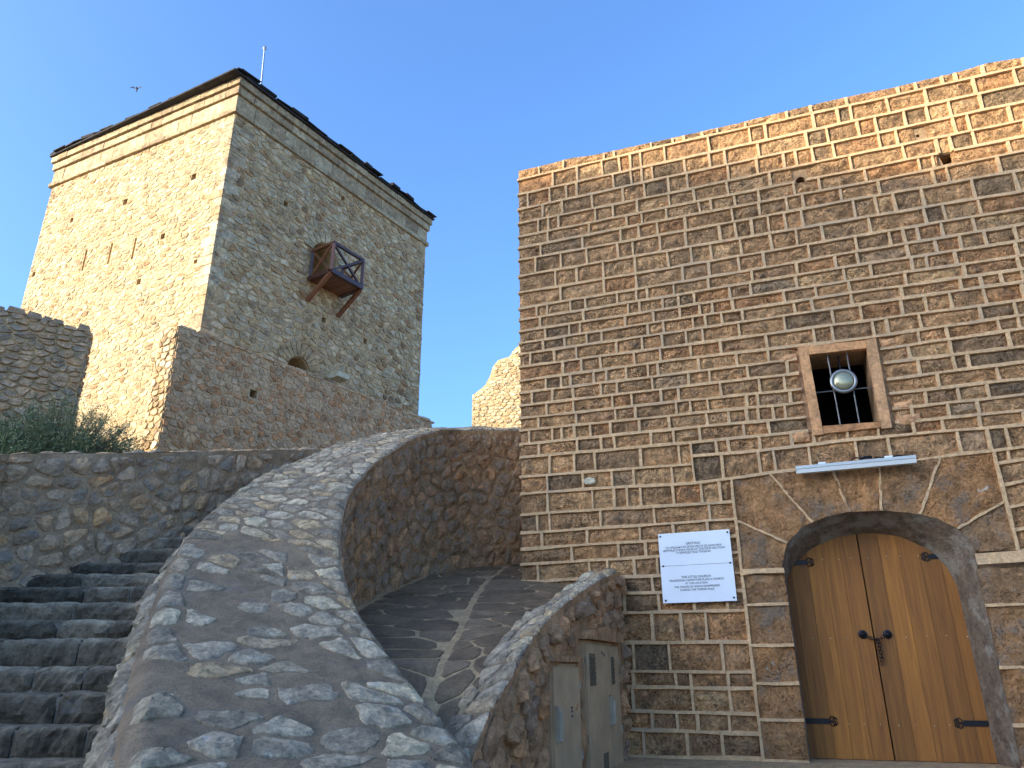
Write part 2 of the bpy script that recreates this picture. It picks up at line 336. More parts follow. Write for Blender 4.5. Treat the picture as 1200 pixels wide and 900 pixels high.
def stone_mesh(mb, poly, c, mapf, h, rng, rough=0.25, tint=None, detail=2):
    """one rounded stone: rings of the outline rising from the mortar"""
    n = len(poly)
    if n < 3: return
    if tint is None: tint = rng.random()
    tx, ty = rng.uniform(-.35, .35) * h, rng.uniform(-.35, .35) * h
    ex = max(abs(p[0] - c[0]) for p in poly) or 1; ey = max(abs(p[1] - c[1]) for p in poly) or 1
    levels = [(1.0, -0.35 * h - .015), (0.95, 0.62 * h), (0.74, 0.95 * h)] if detail == 2 else ([(1.0, -.02), (0.88, 0.85 * h)] if detail == 1 else [(1.0, -0.35 * h - .015), (0.985, 0.45 * h), (0.9, 0.85 * h), (0.66, h), (0.36, 1.03 * h)])
    vs = []; fs = []
    for (k, z) in levels:
        for p in poly:
            x = c[0] + (p[0] - c[0]) * k; y = c[1] + (p[1] - c[1]) * k
            zz = z + (tx * (x - c[0]) / ex + ty * (y - c[1]) / ey if z > 0 else 0) + (rng.uniform(-rough, rough) * h if z > 0 else 0)
            vs.append(mapf(x, y, zz))
    for i in range(len(levels) - 1):
        for k in range(n): fs.append((i * n + k, i * n + (k + 1) % n, (i + 1) * n + (k + 1) % n, (i + 1) * n + k))
    vs.append(mapf(c[0], c[1], levels[-1][1] + rng.uniform(-rough, rough) * h)); b = (len(levels) - 1) * n
    for k in range(n): fs.append((b + k, b + (k + 1) % n, len(vs) - 1))
    mb.add(vs, fs, tint)
def px_size(pts):
    q = [proj(p) for p in pts]
    if any(a is None for a in q): return 0
    x = [a[0] for a in q]; y = [a[1] for a in q]
    if max(x) < 0 or min(x) > 1200 or max(y) < 0 or min(y) > 900: return 0
    return math.sqrt(max(0.1, (max(x) - min(x)) * (max(y) - min(y))))
def lay_stones(parent, polys, mapf, mat, rng, gap=0.012, h=0.03, limit=300, minpx=10, name='stone', rest='small_stones', detail=2, tint=None, keep=None, hfun=None, cut=0.24, rough=0.25):
    items = []
    for poly in polys:
        q, c = smooth_poly(poly, gap, rng, cut)
        if len(q) < 3: continue
        ax = max(p[0] for p in q) - min(p[0] for p in q); ay = max(p[1] for p in q) - min(p[1] for p in q)
        if ax < gap * 1.2 or ay < gap * 1.2: continue
        if keep and not keep(c, q): continue
        items.append((px_size([mapf(p[0], p[1], h) for p in q[::2]]), q, c))
    items.sort(key=lambda a: -a[0]); restmb = MB(); cnt = 0
    for (s, q, c) in items:
        if detail >= 2: q = ragged(q, c, rng)
        hh = h * rng.uniform(0.6, 1.35) * (hfun(c) if hfun else 1)
        tt = tint(c) if tint else None
        if s >= minpx and cnt < limit:
            mb = MB()
            if detail >= 2: rock_mesh(mb, q, c, mapf, hh, rng, tt)
            else: stone_mesh(mb, q, c, mapf, hh, rng, rough, tt, detail)
            settle(mb.build(name, mat, parent)); cnt += 1
        elif s > 7 and detail >= 2: rock_mesh(restmb, q, c, mapf, hh, rng, tt)
        else: stone_mesh(restmb, q, c, mapf, hh, rng, rough, tt, min(detail, 1) if s < 7 else detail)
    if restmb.v: restmb.build(rest, mat, parent, kind='stuff')
    return cnt
def fill_panel(name, outline, holes, fr, wfront, mat, parent, back=0.4):
    """a wall face with openings; each opening gets its own sides going back"""
    bm = bmesh.new(); edges = []
    for loop in [outline] + [h[0] for h in holes]:
        vs = [bm.verts.new(fr.p(a, z, wfront)) for a, z in loop]
        for i in range(len(vs)): edges.append(bm.edges.new((vs[i], vs[(i + 1) % len(vs)])))
    bmesh.ops.triangle_fill(bm, edges=edges, use_beauty=True, use_dissolve=False, normal=fr.n)
    for (loop, depth, closed) in holes:
        if depth <= 0: continue
        f = [bm.verts.new(fr.p(a, z, wfront)) for a, z in loop]; g = [bm.verts.new(fr.p(a, z, wfront - depth)) for a, z in loop]
        for i in range(len(f)):
            j = (i + 1) % len(f); bm.faces.new((f[i], f[j], g[j], g[i]))
        if closed: bm.faces.new(g)
    vs = [bm.verts.new(fr.p(a, z, wfront)) for a, z in outline]; gs = [bm.verts.new(fr.p(a, z, wfront - back)) for a, z in outline]
    for i in range(len(vs)):
        j = (i + 1) % len(vs); bm.faces.new((vs[i], vs[j], gs[j], gs[i]))
    me = bpy.data.meshes.new(name); bm.to_mesh(me); bm.free(); me.materials.append(mat)
    o = bpy.data.objects.new(name, me); C.objects.link(o); o.parent = parent; o.location = -parent.location
    return o
def rough_slab(mb, loop, fr, w0, w1, amp, cuts=3, tint=0.5, seed=0):
    """a big dressed stone: outline in plane coordinates, roughened front"""
    bm = bmesh.new(); vs = [bm.verts.new((a, z, 0)) for a, z in loop]
    f = bm.faces.new(vs); c = f.calc_center_median()
    r = bmesh.ops.inset_individual(bm, faces=[f], thickness=0.012)
    ed = [e for e in f.edges]
    bmesh.ops.triangulate(bm, faces=[f]); inner = [fc for fc in bm.faces if all((v.co.xy - Vector((0, 0))).length >= 0 and v not in vs for v in fc.verts)]
    for _ in range(cuts):
        es = list({e for fc in bm.faces if not any(v in vs for v in fc.verts) for e in fc.edges if e.calc_length() > 0.05})
        if es: bmesh.ops.subdivide_edges(bm, edges=es, cuts=1, use_grid_fill=True)
    bmesh.ops.triangulate(bm, faces=bm.faces[:])
    outer = set(vs); bm.verts.index_update(); V = []
    for v in bm.verts:
        if v in outer: V.append(fr.p(v.co.x, v.co.y, w0))
        else:
            q = (v.co.x * 3 + seed, v.co.y * 3, seed)
            V.append(fr.p(v.co.x, v.co.y, w1 + amp * (nz(q, 1) + 0.7 * nz(q, 3.1) + .45 * nz(q, 8))))
    mb.add(V, [tuple(v.index for v in f.verts) for f in bm.faces], tint); bm.free()
def block(mb, fr, s0, s1, zb, zt, rng, amp=0.024, tint=0.5, wf=-0.004, step=0.075):
    """one rough course block; zb, zt give lower and upper joint height at s"""
    nx = max(2, min(6, round((s1 - s0) / step))); ny = 3; vs = []; fs = []; sd_ = rng.random() * 50
    for j in range(ny + 1):
        for i in range(nx + 1):
            s = lerp(s0, s1, i / nx); z = lerp(zb(s), zt(s), j / ny); edge = i in (0, nx) or j in (0, ny)
            if not edge: s += rng.uniform(-.2, .2) * (s1 - s0) / nx; z += rng.uniform(-.012, .012)
            vs.append(fr.p(s, z, wf + (-0.022 + rng.uniform(-.006, .006) if edge else amp * (1.6 * nz((s * 7, z * 9, sd_)) + rng.uniform(-.5, .5)))))
    for j in range(ny):
        for i in range(nx): a = j * (nx + 1) + i; fs.append((a, a + 1, a + nx + 2, a + nx + 1))
    rim = [i for i in range(nx + 1)] + [(j + 1) * (nx + 1) - 1 for j in range(1, ny + 1)] + [ny * (nx + 1) + i for i in range(nx - 1, -1, -1)] + [j * (nx + 1) for j in range(ny - 1, 0, -1)]
    b = len(vs)
    for k in rim: vs.append(vs[k] - fr.n * 0.04)
    for k in range(len(rim)): k2 = (k + 1) % len(rim); fs.append((rim[k2], rim[k], b + k, b + k2))
    mb.add(vs, fs, tint)
def ribbon(mb, fr, pts, wd, w1, rng, w0=-0.044, jit=0.0045):
    """a proud strip of pointing along pts [(s,z)...]"""
    P = []
    for i, (s, z) in enumerate(pts):
        a = pts[max(0, i - 1)]; b = pts[min(len(pts) - 1, i + 1)]; dx, dz = b[0] - a[0], b[1] - a[1]; L = math.hypot(dx, dz) or 1; nx, nz_ = -dz / L, dx / L
        h = wd / 2 * rng.uniform(.7, 1.25); j = rng.uniform(-jit, jit); s += nx * j; z += nz_ * j; o = rng.uniform(-.003, .003)
        P += [fr.p(s - nx * h * 1.15, z - nz_ * h * 1.15, w0), fr.p(s - nx * h * .85, z - nz_ * h * .85, w1 + o), fr.p(s + nx * h * .85, z + nz_ * h * .85, w1 + o), fr.p(s + nx * h * 1.15, z + nz_ * h * 1.15, w0)]
    fs = []
    for i in range(len(pts) - 1):
        for k in range(3): a = i * 4 + k; fs.append((a, a + 1, a + 5, a + 4))
    fs += [(3, 2, 1, 0), tuple(len(P) - 4 + k for k in range(4))]
    mb.add(P, fs, rng.random())
# ------------------------------------------------------------------ ground, terraces, hill
def grid(name, nx, ny, fn, mat, kind='structure'):
    mb = MB(); vs = [fn(i / nx, j / ny) for j in range(ny + 1) for i in range(nx + 1)]
    mb.add(vs, [(j * (nx + 1) + i, j * (nx + 1) + i + 1, (j + 1) * (nx + 1) + i + 1, (j + 1) * (nx + 1) + i) for j in range(ny) for i in range(nx)], 0.5)
    o = mb.build(name, mat, None, kind, True); return o
def gfn(a, b):
    x = (a - .5); y = (b - .5); x = math.copysign(abs(x * 2) ** 3, x) * 1200; y = math.copysign(abs(y * 2) ** 3, y) * 1200
    d = math.hypot(x, y); return Vector((x, y, 0.25 * nz((x * .15, y * .15, 0)) * min(1, d / 12) - 0.02))
grid('ground', 70, 70, gfn, M_ground)
mb = MB(); mb.box(Vector((1.0, 3.6, -.1)), Vector((8, 0, 0)), Vector((0, 6.0, 0)), Vector((0, 0, .78)))
fc = mb.build('forecourt', M_flagm, None, 'structure')
# ------------------------------------------------------------------ CHURCH
A = R(-70.5)
P0 = at(609, 450, 9.9)
FC = Frame((P0.x, P0.y), (-math.sin(A), -math.cos(A)), (math.sin(A + math.pi / 2) * -1, -math.cos(A + math.pi / 2)))
FC = Frame((P0.x, P0.y), (math.cos(R(19.5)), -math.sin(R(19.5))), (-math.sin(R(19.5)), -math.cos(R(19.5))))
church = thing('little_church', 'brown tufa block church with pale raised mortar joints and an arched oak door', 'church', Vector((P0.x, P0.y, 0)))
US = [608, 800, 1000, 1200]
LN = [(210.8, 166, 123, 77.5), (228.3, 185.8, 142, 98.3), (245.8, 203.8, 162, 119), (262, 223.5, 181, 141), (277.5, 239.5, 200, 160), (290.8, 254, 216.7, 177),
      (305, 271, 234, 199), (323.8, 291, 256.7, 224), (343.3, 311.5, 277.5, 244), (362, 330, 295.8, 263), (375.3, 344.5, 311.7, 281.7), (388.7, 359, 328.3, 299),
      (402.8, 372.8, 343.3, 315), (415.8, 387.5, 358.3, 330), (430.5, 404.5, 378, 351.7), (446.7, 420.5, 398, 369), (460.8, 437, 413.5, 385), (475.8, 453, 430, 406),
      (490.3, 470, 450, 424), (505, 485.8, 466, 444), (521.3, 502, 484, 462.5), (536.3, 519.5, 500, 481)]
lines = [[FC.px(u, v) for u, v in zip(US, r)] for r in LN]
top = [FC.px(u, v) for u, v in [(606, 199), (625, 195), (667, 184), (700, 179), (745, 169), (800, 157), (867, 142), (903, 133), (942, 123), (1000, 110), (1050, 100), (1090, 90), (1127, 81), (1160, 71), (1200, 65)]]
LEFT = [[(608, 559.2), (700, 552), (800, 545), (860, 541)], [(608, 579.2), (700, 572), (800, 567.5), (863, 560)], [(608, 603.5), (700, 597.5), (800, 591.7), (860, 588)], [(608, 625), (700, 619), (800, 612.5), (862, 608)],
        [(608, 644), (700, 637), (800, 632), (866, 628)], [(608, 662), (700, 656), (800, 651), (868, 647)], [(608, 682), (728, 676), (800, 673.5), (868, 671)], [(608, 699), (725, 695.3), (773, 694), (870, 692)],
        [(608, 720), (725, 718), (867, 715.8)], [(608, 754), (725, 753), (873, 752.5)], [(608, 785), (725, 786.3), (878, 787.5)], [(608, 804), (728, 805), (870, 806.7)], [(608, 829), (730, 833), (883, 836.7)],
        [(608, 848), (736, 854.7), (888, 860)], [(608, 876), (740, 886.7), (890, 889.3)], [(608, 905), (740, 918), (890, 924)], [(608, 940), (740, 953), (890, 960)]]
LL = [[FC.px(u, v) for u, v in r] for r in LEFT]
M1 = [FC.px(u, v) for u, v in [(808, 535), (910, 526.5), (1000, 515), (1078, 508), (1185, 499)]]
AL = [FC.px(u, v) for u, v in [(800, 568), (863, 560), (900, 554), (930, 551), (1000, 546), (1078, 539), (1117, 533), (1168, 528), (1190, 525)]]
SMAX = 7.9
sQ = (FC.px(858, 562)[0] + FC.px(893, 890)[0]) / 2
sR = FC.px(1172, 560)[0]
s810 = FC.px(812, 545)[0]
WO = [FC.px(*p) for p in [(934.7, 407.3), (1026, 397.5), (1045, 502), (953, 511)]]     # window frame outer
WI = [FC.px(*p) for p in [(947.5, 416.5), (1015.5, 408.7), (1031, 494.8), (963.5, 500)]]
sW0, sW1 = min(WO[0][0], WO[3][0]) - .03, max(WO[1][0], WO[2][0]) + .03
zW0, zW1 = min(WO[2][1], WO[3][1]), max(WO[0][1], WO[1][1])
rng = random.Random(5)
fz = lambda pts: (lambda s: interp(pts, s))
blocks = []                            # (s0, s1, zb, zt)
joints = MB()
HOLES = []                             # small holes in the wall
for (u, v, r_) in [(938, 209.5, .062), (1110, 184, .07), (1076, 157, .025)]:
    a, z = FC.px(u, v)
    if r_ == .07: HOLES.append([(a - .055, z - .08), (a + .06, z - .075), (a + .085, z + .075), (a - .08, z + .07)])
    else: HOLES.append([(a + r_ * (1 + .15 * math.sin(3 * k)) * math.cos(k * math.pi / 5), z + r_ * math.sin(k * math.pi / 5)) for k in range(10)])
def split_row(fr, s0, s1, zb, zt, wmean=0.36, capital=None, collect=blocks, jt=joints):
    s = s0; vert = []
    if s1 - s0 < .06: return
    cuts = [s0]
    while True:
        wd = wmean * rng.choice([0.45, 0.6, 0.75, 0.9, 1.0, 1.1, 1.3, 1.6, 1.8])
        if cuts[-1] + wd > s1 - 0.12: break
        cuts.append(cuts[-1] + wd)
    cuts.append(s1)
    g = 0.008
    for i in range(len(cuts) - 1):
        a, b = cuts[i], cuts[i + 1]
        if i and not (fr is FC and any(abs(a - sum(p[0] for p in h) / len(h)) < .09 and zb(a) - .05 < sum(p[1] for p in h) / len(h) < zt(a) + .05 for h in HOLES)): ribbon(jt, fr, [(a, zb(a) + .002), (a + rng.uniform(-.004, .004), zt(a) - (.035 if zt(a) > fz(top)(a) - .01 and fr is FC else .002))], .039, .007 + .004 * rng.random(), rng)
        collect.append((a + g, b - g, (lambda s, f=zb: f(s) + g), (lambda s, f=zt: f(s) - g)))
def hline(fr, s0, s1, f, jt=joints, w=.019):
    if fr is FC:
        for h in HOLES:
            cx = sum(p[0] for p in h) / len(h); cz = sum(p[1] for p in h) / len(h); r_ = max(p[0] for p in h) - cx + .01
            if s0 < cx - r_ and s1 > cx + r_ and abs(f(cx) - cz) < r_ + .02:
                hline(fr, s0, cx - r_, f, jt, w); hline(fr, cx + r_, s1, f, jt, w); return
    n = max(2, int((s1 - s0) / .28)); ribbon(jt, fr, [(lerp(s0, s1, i / n), f(lerp(s0, s1, i / n))) for i in range(n + 1)], .043, w - .006, rng)
allrows = [top] + lines
for k in range(len(allrows) - 1):
    zt, zb = fz(allrows[k]), fz(allrows[k + 1]); zm = (zt(sW0) + zb(sW0)) / 2
    if zW0 < zm < zW1:
        split_row(FC, 0, sW0, zb, zt, .30); split_row(FC, sW1, SMAX, zb, zt, .34)
    else: split_row(FC, 0, SMAX, zb, zt, .36)
    zl = zb
    if zW0 + .02 < zl((sW0 + sW1) / 2) < zW1 - .04: hline(FC, 0, sW0, zl); hline(FC, sW1, SMAX, zl)
    else: hline(FC, 0, SMAX, zl)
l22 = fz(lines[-1]); m1 = fz(M1); al = fz(AL)
split_row(FC, s810, SMAX, m1, l22, .34); hline(FC, s810, SMAX, m1)
split_row(FC, s810, SMAX, al, m1, .40); hline(FC, s810, SMAX, al, w=.022)
ribbon(joints, FC, [(s810, l22(s810)), (s810, (l22(s810) + fz(LL[1])(s810)) / 2), (s810, fz(LL[1])(s810))], .034, .017, rng)
rows = [lines[-1]] + LL
for k in range(len(rows) - 1):
    zt, zb = fz(rows[k]), fz(rows[k + 1]); e = s810 if k < 2 else sQ
    split_row(FC, 0, e, zb, zt, .38); hline(FC, 0, e, zb)
zq = [FC.px(857, 562)[1], -0.2]
ribbon(joints, FC, [(sQ, lerp(fz(AL)(sQ), -.1, i / 14)) for i in range(15)], .04, .024, rng)
rt = [al] + [fz([FC.px(1170, a), FC.px(1200, b)]) for a, b in [(543, 538), (570, 564), (597, 591), (624, 619), (650, 645), (684, 681), (708, 706), (745, 745), (783, 785), (820, 824), (852, 858), (890, 898), (930, 940)]]
sRb = FC.px(1200, 700)[0] + 0.0
for k in range(len(rt) - 1):
    a = sR if k < 5 else sRb + .35
    split_row(FC, a, SMAX, rt[k + 1], rt[k], .3); hline(FC, a, SMAX, rt[k + 1])
ribbon(joints, FC, [(sR, lerp(al(sR), rt[5](sR), i / 6)) for i in range(7)], .04, .024, rng)
ribbon(joints, FC, [(sRb + .35, lerp(rt[5](sR), -.1, i / 10)) for i in range(11)], .04, .024, rng)
# blocks into objects
def inhole(s0, s1, z0, z1):
    for h in HOLES:
        cx = sum(p[0] for p in h) / len(h); cz = sum(p[1] for p in h) / len(h)
        if s0 - .04 < cx < s1 + .04 and z0 - .04 < cz < z1 + .04: return (cx, cz)
items = []
for (a, b, zb, zt) in blocks:
    m = (a + b) / 2; P = [FC.p(a, zb(a)), FC.p(b, zt(b)), FC.p(a, zt(a)), FC.p(b, zb(b))]; items.append((px_size(P), a, b, zb, zt))
items.sort(key=lambda i: -i[0]); restmb = MB(); cnt = 0
zshade = lambda s, z: 0
def btint(s, z):
    t = rng.random()
    if rng.random() < .5: t = t * .75 + .18
    if nz((s * .8, z * 1.1, 3)) > 0.25 and rng.random() < .4: t = rng.uniform(.04, .2)
    return t
for (sz, a, b, zb, zt) in items:
    m = (a + b) / 2; hc = inhole(a, b, zb(m), zt(m)); pieces = [(a, b, zb, zt)]
    if hc:                              # leave the hole clear between two shorter pieces
        pieces = [(a, hc[0] - .10, zb, zt), (hc[0] + .10, b, zb, zt)]
    for (p, q, zb_, zt_) in pieces:
        if q - p < .04: continue
        t = btint(m, zb(m)); 
        if sz >= 10 and cnt < 300:
            mb = MB(); block(mb, FC, p, q, zb_, zt_, rng, tint=t); settle(mb.build('block', M_tufa, church)); cnt += 1
        else: block(restmb, FC, p, q, zb_, zt_, rng, tint=t)
restmb.build('small_blocks', M_tufa, church, kind='stuff')
# pale stone set in the wall
a, z = FC.px(691, 564); mb = MB(); stone_mesh(mb, [(a + .085 * math.cos(k * .7) , z + .055 * math.sin(k * .7)) for k in range(9)], (a, z), FC.p, .035, rng, .2, .5)
M_pale = stone_mat('pale_stone', [(.66, .56, .38), (.7, .6, .42)], scale=9, bump=.6, mott=.2)
settle(mb.build('pale_stone', M_pale, church))
# arch outline
AO = [FC.px(*p) for p in [(952, 898), (930, 756), (919.6, 689), (915.4, 663.5), (921.8, 638), (938.6, 619), (951.7, 612), (968, 605.7), (995, 600), (1033, 598.3), (1069.5, 601.5), (1099, 607.8), (1121, 619), (1137, 634), (1144, 646.6), (1149.7, 672), (1160, 722.6), (1175, 798.6), (1194, 899)]]
sL = (AO[0][0] + AO[2][0]) / 2; sRt = (AO[-1][0] + AO[-3][0]) / 2
zsill = FC.px(1050, 893, -.42)[1]
AO = [(sL, zsill - .1), (sL, AO[2][1])] + AO[3:15] + [(sRt, AO[15][1]), (sRt, zsill - .1)]
DEP = 0.42
IA = [FC.px(*p, -DEP) for p in [(921.8, 676), (934, 659), (955.5, 642.4), (985, 630.6), (1018.9, 626.4), (1052.6, 630.6), (1086, 646.6), (1107.5, 667.7), (1120, 689)]]
print('church', 'sQ', sQ, 'jamb', sL, sRt, 'inner', IA[0][0], IA[-1][0], FC.px(1167, 893, -DEP), FC.px(1194, 899), 'sill', zsill, 'crown', FC.px(1031, 598), IA[4])
def resample(pts, n):
    L = [0]
    for i in range(1, len(pts)): L.append(L[-1] + math.hypot(pts[i][0] - pts[i - 1][0], pts[i][1] - pts[i - 1][1]))
    out = []
    for k in range(n):
        d = L[-1] * k / (n - 1); i = 1
        while i < len(L) - 1 and L[i] < d: i += 1
        t = (d - L[i - 1]) / ((L[i] - L[i - 1]) or 1); out.append((lerp(pts[i - 1][0], pts[i][0], t), lerp(pts[i - 1][1], pts[i][1], t)))
    return out
sI0, sI1 = IA[0][0], IA[-1][0]
AI = [(sI0, zsill - .1)] + IA + [(FC.px(1165, 885, -DEP)[0], zsill - .1)]
# reveal: loft between outer and inner outline
no = 41
o1 = resample(AO[1:-1], no - 2); i1 = resample(AI[1:-1], no - 2); o1 = [AO[0]] + o1 + [AO[-1]]; i1 = [AI[0]] + i1 + [AI[-1]]
o1 = [o1[0]] + [(lerp(o1[0][0], o1[1][0], t), lerp(o1[0][1], o1[1][1], t)) for t in (.25, .5, .75)] + o1[1:-1] + [(lerp(o1[-2][0], o1[-1][0], t), lerp(o1[-2][1], o1[-1][1], t)) for t in (.25, .5, .75)] + [o1[-1]]
i1 = [i1[0]] + [(lerp(i1[0][0], i1[1][0], t), lerp(i1[0][1], i1[1][1], t)) for t in (.25, .5, .75)] + i1[1:-1] + [(lerp(i1[-2][0], i1[-1][0], t), lerp(i1[-2][1], i1[-1][1], t)) for t in (.25, .5, .75)] + [i1[-1]]
mb = MB(); vs = []; K = 7; N = len(o1)
for k in range(K + 1):
    t = k / K
    for (a, b) in zip(o1, i1):
        s, z = lerp(a[0], b[0], t), lerp(a[1], b[1], t); amp = .018 * math.sin(math.pi * min(1, t * 1.2 + .1))
        s += amp * nz((s * 9, z * 9, t * 4)); z += amp * nz((s * 9, z * 9, t * 4 + 9)); vs.append(FC.p(s, z, lerp(.004, -DEP - .05, t)))
mb.add(vs, [(k * N + i, k * N + i + 1, (k + 1) * N + i + 1, (k + 1) * N + i) for k in range(K) for i in range(N - 1)], .15)
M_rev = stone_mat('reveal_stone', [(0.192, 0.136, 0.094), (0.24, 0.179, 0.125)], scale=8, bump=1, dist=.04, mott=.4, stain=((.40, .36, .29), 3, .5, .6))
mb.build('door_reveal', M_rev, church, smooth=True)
# voussoirs and quoins
Jo = [(868, 668), (858.5, 610), (903, 556), (975, 549), (1030, 544), (1101, 537), (1181, 585), (1196, 645)]
Ji = [(916, 666), (922.5, 636), (951.7, 612.5), (995, 600), (1033, 598.3), (1078, 602.8), (1122, 619.7), (1143.5, 646)]
Jo = [FC.px(*p) for p in Jo]; Ji = [FC.px(*p) for p in Ji]; Jo[0] = (sQ, Jo[0][1]); Jo[1] = (sQ, Jo[1][1])
arch_in = AO
def arch_between(a, b):
    out = [p for p in AO if min(a[0], b[0]) + .01 < p[0] < max(a[0], b[0]) - .01 and p[1] > min(a[1], b[1]) - .02]
    return out
def shrink(loop, g):
    cx = sum(p[0] for p in loop) / len(loop); cz = sum(p[1] for p in loop) / len(loop)
    return [(cx + (p[0] - cx) * (1 - g / (math.hypot(p[0] - cx, p[1] - cz) or 1)), cz + (p[1] - cz) * (1 - g / (math.hypot(p[0] - cx, p[1] - cz) or 1))) for p in loop]
ctl, ctr = (sQ, al(sQ)), (sR, al(sR))
for k in range(7):
    outer = [Jo[k], Jo[k + 1]]
    if k == 1: outer = [Jo[1], ctl, Jo[2]]
    if k == 5: outer = [Jo[5], ctr, Jo[6]]
    inner = arch_between(Ji[k], Ji[k + 1]); inner.sort(key=lambda p: -p[0])
    if k == 0: inner = sorted(arch_between(Ji[0], Ji[1]), key=lambda p: -p[1])
    if k == 6: inner = [p for p in AO if Ji[7][1] + .01 < p[1] < Ji[6][1] - .01 and p[0] > Ji[6][0]]; inner.sort(key=lambda p: p[1])
    loop = outer + [Ji[k + 1]] + inner + [Ji[k]]
    mb = MB(); rough_slab(mb, loop, FC, -.03, -.002, .026, 4, rng.random(), k * 3.7); settle(mb.build('voussoir', M_vous, church))
    if k: ribbon(joints, FC, [(lerp(Jo[k][0], Ji[k][0], t), lerp(Jo[k][1], Ji[k][1], t)) for t in (0, .1, .2, .3, .4, .5, .6, .7, .8, .9, 1)], .030, .014, rng, jit=.007)
qy = [(673, 672), (709, 708), (757, 756), (801, 801), (843, 844), (891, 892), (940, 942)]
zi = [FC.px(890, (a + b) / 2)[1] for a, b in qy]
ribbon(joints, FC, [(sQ, (Jo[0][1] + zi[0]) / 2), (sQ + .15, (Jo[0][1] + zi[0]) / 2), (sL, (Jo[0][1] + zi[0]) / 2)], .07, .04, rng)
for k in range(6):
    loop = [(sQ + .02, zi[k + 1] + .01), (sL - .003, zi[k + 1] + .01), (sL - .003, zi[k] - .01), (sQ + .02, zi[k] - .01)]
    mb = MB(); rough_slab(mb, loop, FC, -.03, -.002, .026, 4, rng.random(), k * 1.7 + 30); settle(mb.build('jamb_stone', M_vous, church))
    ribbon(joints, FC, [(sQ, zi[k + 1]), ((sQ + sL) / 2, zi[k + 1]), (sL, zi[k + 1])], .036, .02, rng)
zr = [FC.px(1175, v)[1] for v in (664, 709, 782, 850, 900, 950)]
e = sRb + .33
mb = MB(); rough_slab(mb, [(sRt + .003, FC.px(1175, 661)[1]), (e, FC.px(1190, 659)[1]), (e, FC.px(1190, 645)[1]), (sRt + .003, FC.px(1175, 648)[1])], FC, -.03, .05, .01, 2, .9, 77); settle(mb.build('impost', M_point, church))
for k in range(5):
    loop = [(sRt + .003, zr[k + 1] + .012), (e, zr[k + 1] + .012), (e, zr[k] - .006), (sRt + .003, zr[k] - .006)]
    mb = MB(); rough_slab(mb, loop, FC, -.03, -.002, .026, 4, rng.random(), k * 2.7 + 50); settle(mb.build('jamb_stone', M_vous, church))
    ribbon(joints, FC, [(sRt, zr[k + 1]), ((sRt + e) / 2, zr[k + 1]), (e, zr[k + 1])], .036, .02, rng)
# body
TOPZ = lambda s: fz(top)(s) - .02
outline = [(0, -.2), (SMAX, -.2)] + [(s, TOPZ(s)) for s in [SMAX - i * SMAX / 24 for i in range(25)]]
holes = [(list(AO), 0, False), (WI, .5, False)] + [(h, .8, True) for h in HOLES]
fill_panel('wall', outline, holes, FC, -.040, M_bed, church, back=.5)
S2 = Frame((FC.p(0, 0).x, FC.p(0, 0).y), (-FC.n.x, -FC.n.y), (-FC.ex.x, -FC.ex.y))
mb = MB()
b0 = FC.p(0, -.2, -.5); zt0 = TOPZ(0)
for (q0, q1, h0, h1) in [(FC.p(0.03, 0, -.03), FC.p(0.03, 0, -7), TOPZ(0), TOPZ(0) - .3), (FC.p(0.03, 0, -7), FC.p(SMAX, 0, -7), TOPZ(0) - .3, TOPZ(SMAX) - .3), (FC.p(SMAX, 0, -7), FC.p(SMAX, 0, -.03), TOPZ(SMAX) - .3, TOPZ(SMAX))]:
    mb.add([q0 + Vector((0, 0, -.2)), q1 + Vector((0, 0, -.2)), q1 + Vector((0, 0, h1)), q0 + Vector((0, 0, h0))], [(0, 1, 2, 3)])
mb.add([FC.p(.03, TOPZ(0) - .3, -.4), FC.p(SMAX, TOPZ(SMAX) - .3, -.4), FC.p(SMAX, TOPZ(SMAX) - .32, -7), FC.p(.03, TOPZ(0) - .32, -7)], [(0, 1, 2, 3)])
mb.build('side_walls', M_bed, church)
sb = MB(); side = []
for k in range(len(allrows) - 1 + len(LL)):
    seq = allrows + LL; za, zb_ = interp(seq[k], 0), interp(seq[k + 1], 0)
    split_row(S2, 0.06, 3.2, (lambda s, q=zb_: q), (lambda s, q=za: q), .4, collect=side)
    hline(S2, 0.0, 3.2, (lambda s, q=zb_: q))
for (a, b, zb_, zt_) in side: block(sb, S2, a, b, zb_, zt_, rng, tint=rng.random())
sb.build('side_blocks', M_tufa, church, kind='stuff')
joints.build('mortar_joints', M_point, church, kind='stuff')
